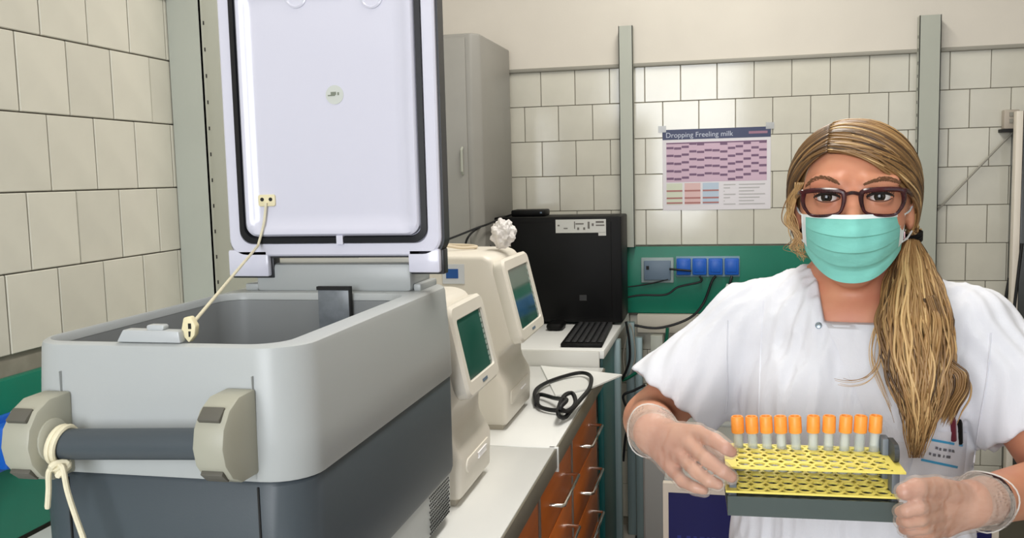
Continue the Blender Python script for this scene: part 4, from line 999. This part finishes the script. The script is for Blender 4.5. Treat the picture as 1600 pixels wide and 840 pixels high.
M_lens = mat('lens', (.02, .02, .02, 1), .03, alpha=.04)
for L_ in (Lr, Ll):
    n = len(L_); cc = sum(L_, Vector()) / n; lb(MB().add([cc] + L_, [(0, i + 1, (i + 1) % n + 1) for i in range(n)]), 'lens', M_lens, gl)
for s, L_ in ((-1, Lr), (1, Ll)):
    o_ = (min if s < 0 else max)(L_, key=lambda v: v.x + s * v.z * .9)
    lb(MB().tube(spline([o_, o_ + Vector((s * .005, .006, 0)), Vector((s * .070, -.04, 1.513)), Vector((s * .077, .005, 1.512)), Vector((s * .077, .025, 1.490))], 6), .0022, 8, flat=1.5), 'temple_arm', M_gl, gl, smooth=True)

# face mask
M_mask = mat('mask_mint', rgb(130, 204, 192), .75, spec=.25, var=.06, vscale=30, bump=.25, bscale=60, stretch=(1, 1, 2)); M_maskw = mat('mask_white', rgb(232, 240, 240), .8)
def mpt(u, v, off=0):
    wd = .0610 - .003 * v * v
    x = wd * u - .001
    zt, zb = 1.4905 + .0015 * (1 - u * u), 1.4065 + .038 * abs(u) ** 2.4
    z = zt + (zb - zt) * v
    bul = .062 + .016 * math.sin(math.pi * min(1, v * 1.15 + .06)) - .018 * max(0, v - .6)
    y = -.053 - (bul - .011) * max(0, 1 - abs(u) ** 2.3) ** .8 - .010 * math.exp(-(u / .22) ** 2) * math.exp(-((v - .1) / .35) ** 2) + .006 * abs(u) ** 4 * v
    ed = max(0, 1 - abs(u) ** 6)
    for pv, am in ((.30, .0030), (.54, .0034), (.76, .0024)):
        t = v - pv - .03 * (1 - u * u) * (.5 - pv)
        if -.16 < t < .012: y -= am * ed * (1 - abs(t) / .16) if t < 0 else am * ed * (1 - t / .012)
    y += .0010 * math.sin(u * 9 + v * 14) * math.sin(v * 11 - u * 5) * ed
    return Vector((x, y - off, z))
def mgrid(u0, u1, v0, v1, nu, nv, off, th, name, m, parent):
    A = [mpt(u0 + (u1 - u0) * i / nu, v0 + (v1 - v0) * j / nv, off) for j in range(nv + 1) for i in range(nu + 1)]
    C_ = [p + Vector((0, th, 0)) for p in A]; n = len(A); W = nu + 1; fs = []
    for j in range(nv):
        for i in range(nu):
            q = j * W + i; fs.append((q, q + W, q + W + 1, q + 1)); fs.append((n + q, n + q + 1, n + q + W + 1, n + q + W))
    ring = list(range(W)) + [j * W + nu for j in range(1, nv + 1)] + [nv * W + i for i in range(nu - 1, -1, -1)] + [j * W for j in range(nv - 1, 0, -1)]
    for a, b_ in zip(ring, ring[1:] + ring[:1]): fs.append((a, b_, n + b_, n + a))
    return lb(MB().add(A + C_, fs), name, m, parent, smooth=True)
mk = mgrid(-1, 1, 0, 1, 48, 60, 0, .0016, 'face_mask', M_mask, person); mk['label'] = 'mint green pleated surgical face mask'
mgrid(-1.0, 1.0, -.005, .055, 40, 3, .0008, .001, 'top_binding', M_maskw, mk)
mgrid(-1.02, -.925, -.01, .80, 4, 30, .0009, .0014, 'side_binding', M_maskw, mk); mgrid(.925, 1.02, -.01, .80, 4, 30, .0009, .0014, 'side_binding', M_maskw, mk)
for s in (-1, 1):
    a, c = mpt(s, .02), mpt(s, .78)
    lb(MB().tube(spline([a, Vector((s * .069, -.02, 1.494)), Vector((s * .0775, .012, 1.512)), Vector((s * .079, .026, 1.495)), Vector((s * .076, .016, 1.472)), Vector((s * .067, -.012, 1.458)), c], 8), .0013, 6), 'ear_loop', M_maskw, mk, smooth=True)

# earring
c = Vector(pl(1413, 388, -.005)); M_ear = mat('earring_metal', rgb(120, 96, 96), .25, metal=.8)
er = lb(MB().tube([c + Vector((.0085 * math.sin(t), 0, .0135 * math.cos(t))) for t in np.linspace(0, 6.283, 29)[:-1]], .0014, 6, True), 'earring', M_ear, smooth=True)
lb(MB().tube([c + Vector((.0045 * math.sin(t), -.001, -.003 + .0075 * math.cos(t))) for t in np.linspace(0, 6.283, 25)[:-1]], .0012, 6, True), 'earring_drop', M_ear, er, smooth=True)
lb(MB().tube([c + Vector((0, 0, .0135)), c + Vector((0, .001, .022))], .0009, 6), 'earring_hook', M_ear, er)

# ------------------------------------------------------------------ hair
def hair_mat(name):
    m = bpy.data.materials.new(name); m.use_nodes = True; nt = m.node_tree; p = nt.nodes['Principled BSDF']
    at = nt.nodes.new('ShaderNodeAttribute'); at.attribute_name = 'strand'; rp = nt.nodes.new('ShaderNodeValToRGB')
    rp.color_ramp.elements[0].position = 0; rp.color_ramp.elements[0].color = rgb(70, 49, 29)
    rp.color_ramp.elements[1].position = 1; rp.color_ramp.elements[1].color = rgb(212, 178, 124)
    e = rp.color_ramp.elements.new(.45); e.color = rgb(146, 110, 67)
    nt.links.new(at.outputs['Fac'], rp.inputs[0]); nt.links.new(rp.outputs[0], p.inputs['Base Color'])
    p.inputs['Roughness'].default_value = .42; p.inputs['Specular IOR Level'].default_value = .45
    return m
M_hair = hair_mat('blonde_hair')
def strands(name, paths, parent=person, n=5, kind=None, label=None):
    """paths: list of (points, radii, colour 0..1, flat) in the woman's frame -> one mesh with a colour value for each strand"""
    vs, fs, cl = [], [], []
    for P, R, c, fl in paths:
        b = MB().tube(P, R, n, flat=fl); o_ = len(vs); vs += b.v; fs += [tuple(i + o_ for i in f) for f in b.f]; cl += [c] * len(b.v)
    me = bpy.data.meshes.new(name); me.from_pydata(vs, [], fs)
    at = me.attributes.new('strand', 'FLOAT', 'POINT'); at.data.foreach_set('value', np.array(cl, np.float32)); me.shade_smooth(); me.materials.append(M_hair)
    o = lobj(name, me, parent)
    if kind: o['kind'] = kind
    if label: o['label'] = label
    return o
HC = np.array([0, .014, 1.524]); HR = np.array([.0815, .100, .086])
def on_head(d, lift=0):
    d = np.array(d, float)
    if d[2] < 0:
        z_ = d[2]; h_ = d[:2] / math.sqrt((d[0] / HR[0]) ** 2 + (d[1] / HR[1]) ** 2); f_ = math.sqrt(max(.05, 1 - (z_ / .15) ** 2)); n_ = h_ / np.linalg.norm(h_); return np.array([HC[0] + h_[0] * f_ + n_[0] * lift, HC[1] + h_[1] * f_ + n_[1] * lift, HC[2] + z_])
    d = d / np.linalg.norm(d); r = 1 / math.sqrt(((d / HR) ** 2).sum()); return HC + d * (r + lift)
# under-cap
K = SDF(np.arange(-.11, .11, .003), np.arange(-.11, .14, .003), np.arange(1.40, 1.63, .003))
K.ell(HC, HR - .0035, .01); K.ell((0, .045, 1.47), (.066, .05, .06), .02)
K.poly([(-.060, 1.38), (.0655, 1.38), (.069, 1.515), (.052, 1.540), (.030, 1.554), (-.002, 1.570), (-.030, 1.5785), (-.044, 1.574), (-.056, 1.54), (-.062, 1.50)], -.3, -.018, .006)
V, Fc = K.mesh(); V = smooth_mesh(V, Fc, 2, .5); me = npmesh('hair', V, Fc, M_hair)
at = me.attributes.new('strand', 'FLOAT', 'POINT'); at.data.foreach_set('value', np.full(len(V), .12, np.float32))
hair = lobj('hair', me); hair['label'] = 'dark blonde hair swept from a side parting into a low ponytail'
PART = [(-.036, -.076, 1.579), (-.034, -.050, 1.598), (-.030, -.01, 1.609), (-.024, .04, 1.607), (-.018, .08, 1.585)]
PT = spline(PART, 12); TIE = np.array(pl(1425, 366, .012))
def guide(pts, n=22, lift=0, jit=.0):
    """smooth path over the head through rough points; every point pushed onto the hair surface"""
    S = spline(pts, n // (len(pts) - 1) + 1); out = []
    for i, p in enumerate(S):
        t = i / (len(S) - 1); d = np.array(p) - HC; out.append(on_head(d, lift))
    return out
paths = []
for i in range(330):                                          # swept to the right over the forehead and temple
    u = random.random() ** .9; s0 = np.array(PT[int(u * (len(PT) - 1))]); v = random.random()
    fr_ = 1 - u
    m1 = (1 - u) * np.array((.018 - .012 * v, -.088, 1.558 + .014 * v)) + u * np.array((.045, .03 + .02 * v, 1.60))
    m2 = (1 - u) * np.array((.056 + .006 * v, -.068 + .02 * v, 1.520 + .022 * v)) + u * np.array((.082, .05, 1.55))
    m3 = (1 - u) * np.array((.082, -.024 + .020 * v, 1.488 + .020 * v)) + u * np.array((.082, .07, 1.50))
    P = guide([s0, m1, m2, m3, TIE], 24, random.uniform(-.0015, .0035))
    k = len(P); P = [p + np.array([0, 0, .0012]) * math.sin(9 * j / k + i) for j, p in enumerate(P)]
    for j in range(k - 5, k): t = (j - (k - 5)) / 4.; P[j] = P[j] * (1 - t) + (TIE + RNG.normal(0, .004, 3)) * t
    R = [random.uniform(.0011, .0021) * (1 if 0 < j < k - 1 else .5) for j in range(k)]; r0 = random.uniform(.0012, .0022)
    paths.append((P, [r0 * (.45 + .55 * math.sin(math.pi * min(1, (j + 2) / (k * .5)) / 2)) for j in range(k)], min(1, max(0, random.gauss(.29, .25))), 1))
strands('swept_hair', paths, hair, 4)
paths = []
for i in range(170):                                          # down the other side and round the back
    u = random.random(); s0 = np.array(PT[int(u * (len(PT) - 1))]); v = random.random()
    m1 = (1 - u) * np.array((-.060, -.062 + .01 * v, 1.556 + .006 * v)) + u * np.array((-.062, .04, 1.59))
    m2 = (1 - u) * np.array((-.080, -.036 + .025 * v, 1.512 + .012 * v)) + u * np.array((-.085, .06, 1.54))
    m3 = (1 - u) * np.array((-.084, -.018 + .04 * v, 1.462)) + u * np.array((-.06, .09, 1.48))
    m4 = np.array((-.045 + .03 * v, .075, 1.44 + .02 * v))
    P = guide([s0, m1, m2, m3, m4], 22, random.uniform(-.001, .004)); k = len(P); r0 = random.uniform(.0012, .0021)
    paths.append((P, [r0 * (.45 + .55 * math.sin(math.pi * min(1, (j + 2) / (k * .5)) / 2)) for j in range(k)], min(1, max(0, random.gauss(.18, .15))), 1))
strands('side_hair', paths, hair, 4)
# back of the head to the tie
paths = []
for i in range(120):
    a0 = random.uniform(-.06, .06); P = guide([(a0, .09, 1.57 + random.uniform(-.05, .03)), (.05, .09, 1.51), (.078, .05, 1.48), TIE], 16, random.uniform(-.001, .003))
    paths.append((P, .0018, min(1, max(0, random.gauss(.3, .15))), 1))
strands('back_hair', paths, hair, 4)
# loose wisps on the left of the face
paths = []
for i in range(46):
    j = RNG.normal(0, 1, 3); e = random.random()
    pts = [pl(1250 + 3 * j[0], 285, -.045), pl(1236 + 4 * j[1], 315, -.035), pl(1234 + 5 * j[2], 345, -.03), pl(1246 + 5 * j[0], 368, -.03), pl(1242 + 9 * j[1], 388, -.035), pl(1252 + 12 * e + 4 * j[2], 398 + 6 * j[0], -.04)]
    if i % 3 == 0: pts = pts[:5]
    P = spline([tuple(p) for p in pts], 6); k = len(P)
    paths.append((P, [.0011 * (1 - .75 * t / k) for t in range(k)], min(1, max(0, random.gauss(.55, .2))), 1))
strands('loose_wisps', paths, hair, 4)
# ponytail
CL = [(1425, 372, .004), (1424, 402, -.030), (1426, 440, -.066), (1429, 500, -.112), (1434, 555, -.128), (1438, 605, -.138), (1440, 655, -.142), (1430, 715, -.140)]
HWp = [9, 26, 40, 56, 54, 44, 25, 7]; TH_ = [.008, .014, .018, .022, .020, .018, .014, .006]
def ponypath(a, b, w=.0, seed=0, k0=0, k1=7.0, spread=1.0):
    rr_ = random.Random(seed); f1, f2, ph = rr_.uniform(5, 9), rr_.uniform(9, 15), rr_.uniform(0, 6.3); P = []
    for t in np.linspace(k0, k1, 34):
        i = min(6, int(t)); f = t - i
        q = [CL[i][j] * (1 - f) + CL[i + 1][j] * f for j in range(3)]; hw = (HWp[i] * (1 - f) + HWp[i + 1] * f) * spread; th = TH_[i] * (1 - f) + TH_[i + 1] * f
        wv = min(1, t / 2) * (4.5 * math.sin(t * f1 * .28 + ph) + 2.0 * math.sin(t * f2 * .3 + 2 * ph))
        P.append(np.array(pl(q[0] + a * hw + wv, q[1], q[2] - b * th)))
    return P
paths = []
for i in range(430):
    a = max(-1, min(1, random.gauss(0, .55))); b = random.uniform(-.8, 1) * math.sqrt(max(0, 1 - a * a)) 
    k1 = random.choice((7, 7, 6.6, 6.2, 5.6, 5.0)) if abs(a) > .3 else random.uniform(6.2, 7)
    P = ponypath(a, b, seed=i // 3 * 7 + (i % 3), k1=k1); k = len(P); r0 = random.uniform(.0009, .0019)
    paths.append((P, [r0 * (.55 + .45 * min(1, j / 5)) * (1 if j < k - 9 else max(.12, (k - j) / 9)) for j in range(k)], min(1, max(0, .44 + .24 * b * .6 + random.gauss(0, .23))), 1))
for i in range(46):                                           # the curl that swings out to the right
    j = RNG.normal(0, 1, 2); pts = [(1452, 470, -.105), (1468, 520, -.118), (1472, 560, -.124), (1488, 578, -.128), (1503, 592, -.132), (1502, 615, -.132), (1488, 638, -.130), (1479, 658, -.128)]
    P = spline([tuple(pl(x + j[0] * (4 + .4 * q), y + j[1] * 4, d + .003 * j[1])) for q, (x, y, d) in enumerate(pts)], 5); k = len(P); r0 = random.uniform(.0008, .0016)
    paths.append((P, [r0 * (1 if q < k - 8 else max(.12, (k - q) / 8)) for q in range(k)], min(1, max(0, random.gauss(.42, .2))), 1))
for i in range(12):                                           # thin strands drifting to the left
    j = RNG.normal(0, 1, 2); pts = [(1392, 470, -.10), (1378, 530, -.118), (1372, 570, -.124), (1355, 592, -.126), (1330, 599, -.124), (1308 + 6 * j[0], 596, -.120)]
    if i % 2: pts = [(1388, 470, -.10), (1366, 520, -.115), (1362, 560, -.121), (1376, 600, -.126), (1392, 640 + 8 * j[0], -.128)]
    P = spline([tuple(pl(x + j[0] * 3, y + j[1] * 4, d)) for x, y, d in pts], 6); k = len(P)
    paths.append((P, [.0007 * (1 - .7 * q / k) for q in range(k)], random.uniform(.4, .9), 1))
pt_ = strands('ponytail', paths, hair, 5, label='long wavy blonde ponytail over her left shoulder')
ht = MB()
for k in range(3): ht.tube([Vector(TIE) + Vector((.001 + .0095 * math.cos(t), -.006 + .0095 * math.sin(t), -.008 + k * .004 + .004 * math.sin(t + .8))) for t in np.linspace(0, 6.283, 21)[:-1]], .0030, 6, True)
lb(ht, 'hair_tie', M_black, hair, smooth=True)

# ------------------------------------------------------------------ tube rack and tubes
A_, Bq = Vector(pl(1137, 731, -.330)), Vector(pl(1413, 735, -.300)); ZT = (A_.z + Bq.z) / 2
ax = Vector((Bq.x - A_.x, Bq.y - A_.y, 0)); RL = ax.length; ax.normalize(); ay = Vector((-ax.y, ax.x, 0)); RD = .088
RK = PM @ Matrix(((ax.x, ay.x, 0, A_.x), (ax.y, ay.y, 0, A_.y), (0, 0, 1, 0), (0, 0, 0, 1)))
zM, zB = pl(1270, 771, -.315)[2], pl(1270, 806, -.315)[2]
M_yel = mat('rack_yellow', rgb(240, 225, 112), .42); M_rg = mat('rack_grey', rgb(104, 112, 120), .45); M_tray = mat('rack_tray', rgb(84, 94, 92), .25, alpha=.92)
rk = empty('tube_rack', tuple(RK @ Vector((RL / 2, RD / 2, zB))), 'yellow test tube rack with grey ends, held by the woman', 'rack')
NC, NR = 10, 4; pitch = (RL - .020) / NC; hole = .0062
def plate(z, name, th=.0022):
    """perforated plate: a real hole in every cell"""
    b = MB(); ew = .010; cells = []
    x0 = ew; y0 = .003; py_ = (RD - .006) / NR; n = 12
    def P(x, y, zz): return RK @ Vector((x, y, zz))
    for i in range(NC):
        for j in range(NR):
            cx_, cy_ = x0 + (i + .5) * pitch, y0 + (j + .5) * py_; hx, hy = pitch / 2, py_ / 2
            sq = []; ci = []
            for k in range(n):
                t = 2 * math.pi * k / n; c_, s_ = math.cos(t), math.sin(t); m_ = max(abs(c_) , abs(s_))
                sq.append((cx_ + hx * c_ / m_, cy_ + hy * s_ / m_)); ci.append((cx_ + hole * c_, cy_ + min(hole, hy * .84) * s_))
            vs = [P(*p, z) for p in sq] + [P(*p, z) for p in ci] + [P(*p, z - th) for p in ci] + [P(*p, z - th) for p in sq]; fs = []
            for k in range(n):
                k2 = (k + 1) % n; fs += [(k, k2, n + k2, n + k), (n + k, n + k2, 2 * n + k2, 2 * n + k), (2 * n + k, 2 * n + k2, 3 * n + k2, 3 * n + k)]
            b.add(vs, fs)
    for (u0, u1, v0, v1) in ((-.002, ew, 0, RD), (RL - ew, RL + .002, 0, RD), (ew, RL - ew, 0, .003), (ew, RL - ew, RD - .003, RD)): b.box(u0, u1, v0, v1, z - th, z, RK)
    return b.build(name, M_yel, rk)
plate(ZT, 'top_plate'); plate(zM, 'middle_plate')
for u0 in (.002, RL - .010):
    MB().box(u0, u0 + .008, .010, .030, zB, ZT - .0035, RK).build('end_post', M_rg, rk, bevel=.001)
    MB().box(u0, u0 + .008, RD - .030, RD - .010, zB, ZT + .018 if u0 > .1 else ZT - .0035, RK).build('end_post', M_rg, rk, bevel=.001)
MB().prism(rr(RD - .046, RD - .012, ZT - .001, ZT + .024, .010), 'X', RL - .006, RL + .001)
e = MB(); e.v = []; pr = rr(RD - .062, RD - .022, ZT + .0005, ZT + .020, .008); e.loft([[RK @ Vector((RL - .004, p[0], p[1])) for p in pr], [RK @ Vector((RL + .001, p[0], p[1])) for p in pr]]); e.build('end_tab', mat('rack_dark', rgb(58, 62, 66), .45), rk)
b = MB().box(0, RL, 0, RD, zB - .003, zB, RK); b.build('tray_floor', M_tray, rk)
MB().box(0, RL, 0, .002, zB, zM - .006, RK).build('tray_wall', M_tray, rk); MB().box(0, RL, RD - .002, RD, zB, zM - .006, RK).build('tray_wall', M_tray, rk)
# tubes in the rear row(s)
M_cap = mat('cap_orange', rgb(250, 160, 66), .42, var=.06, vscale=200); M_tube = mat('tube_clear', rgb(214, 224, 224), .08, alpha=.34); M_gel = mat('gel_white', rgb(236, 234, 228), .4); M_ser = mat('serum', rgb(196, 166, 60), .2, alpha=.85)
ORD = ['first', 'second', 'third', 'fourth', 'fifth', 'sixth', 'seventh', 'eighth', 'ninth', 'last']
py_ = (RD - .006) / NR
RKi = RK.inverted()
for i, px in enumerate((1146, 1167, 1196, 1216, 1240, 1271, 1296, 1323, 1346, 1374)):
    row = 3
    yy = .003 + (row + .5) * py_
    q = RKi @ (PM @ Vector(pl(px, 690, A_.y + yy))); col_ = i
    xx = .010 + (col_ + .5) * pitch
    base = RK @ Vector((xx, yy, zB + .0006)); yl_ = (PMI @ base).y; top = RKi @ (PM @ Vector(pl(px, 649, yl_)))
    hh = top.z - (zB + .0006); lean = math.atan2(max(-.004, min(.004, top.x - xx)), hh)
    TR = Matrix.Translation(base) @ Matrix.Rotation(lean, 4, RK.to_3x3() @ Vector((0, 1, 0))) @ Matrix.Translation(-base)
    t = empty('sample_tube', tuple(base), 'orange-capped sample tube, %s from the woman\'s right hand in the rack' % ORD[i], 'tube', 'orange-capped sample tubes')
    
    def M_(prof, n=16):
        b = MB().lathe(prof, tuple(base), n); b.v = [tuple(TR @ Vector(p)) for p in b.v]; return b
    M_([(.001, 0), (.0038, .0012), (.0056, .005), (.0058, hh - .014), (.0050, hh - .014), (.0048, .006), (.001, .003)]).build('glass', M_tube, t, smooth=True)
    M_([(.001, .0036), (.0046, .007), (.0046, hh * (.52 if i % 3 else .60)), (.001, hh * (.52 if i % 3 else .60))]).build('serum', M_ser, t, smooth=True)
    if i in (0, 3, 5, 6, 7, 9): M_([(.001, hh - .034), (.0047, hh - .034), (.0047, hh - .026), (.0035, hh - .021), (.001, hh - .019)]).build('gel_plug', M_gel, t, smooth=True)
    M_([(.0050, hh - .0195), (.0070, hh - .019), (.0073, hh - .017), (.0071, hh - .0015), (.0062, hh), (.0050, hh), (.0042, hh - .003), (.0005, hh - .003)], 20).build('cap', M_cap, t, smooth=True)
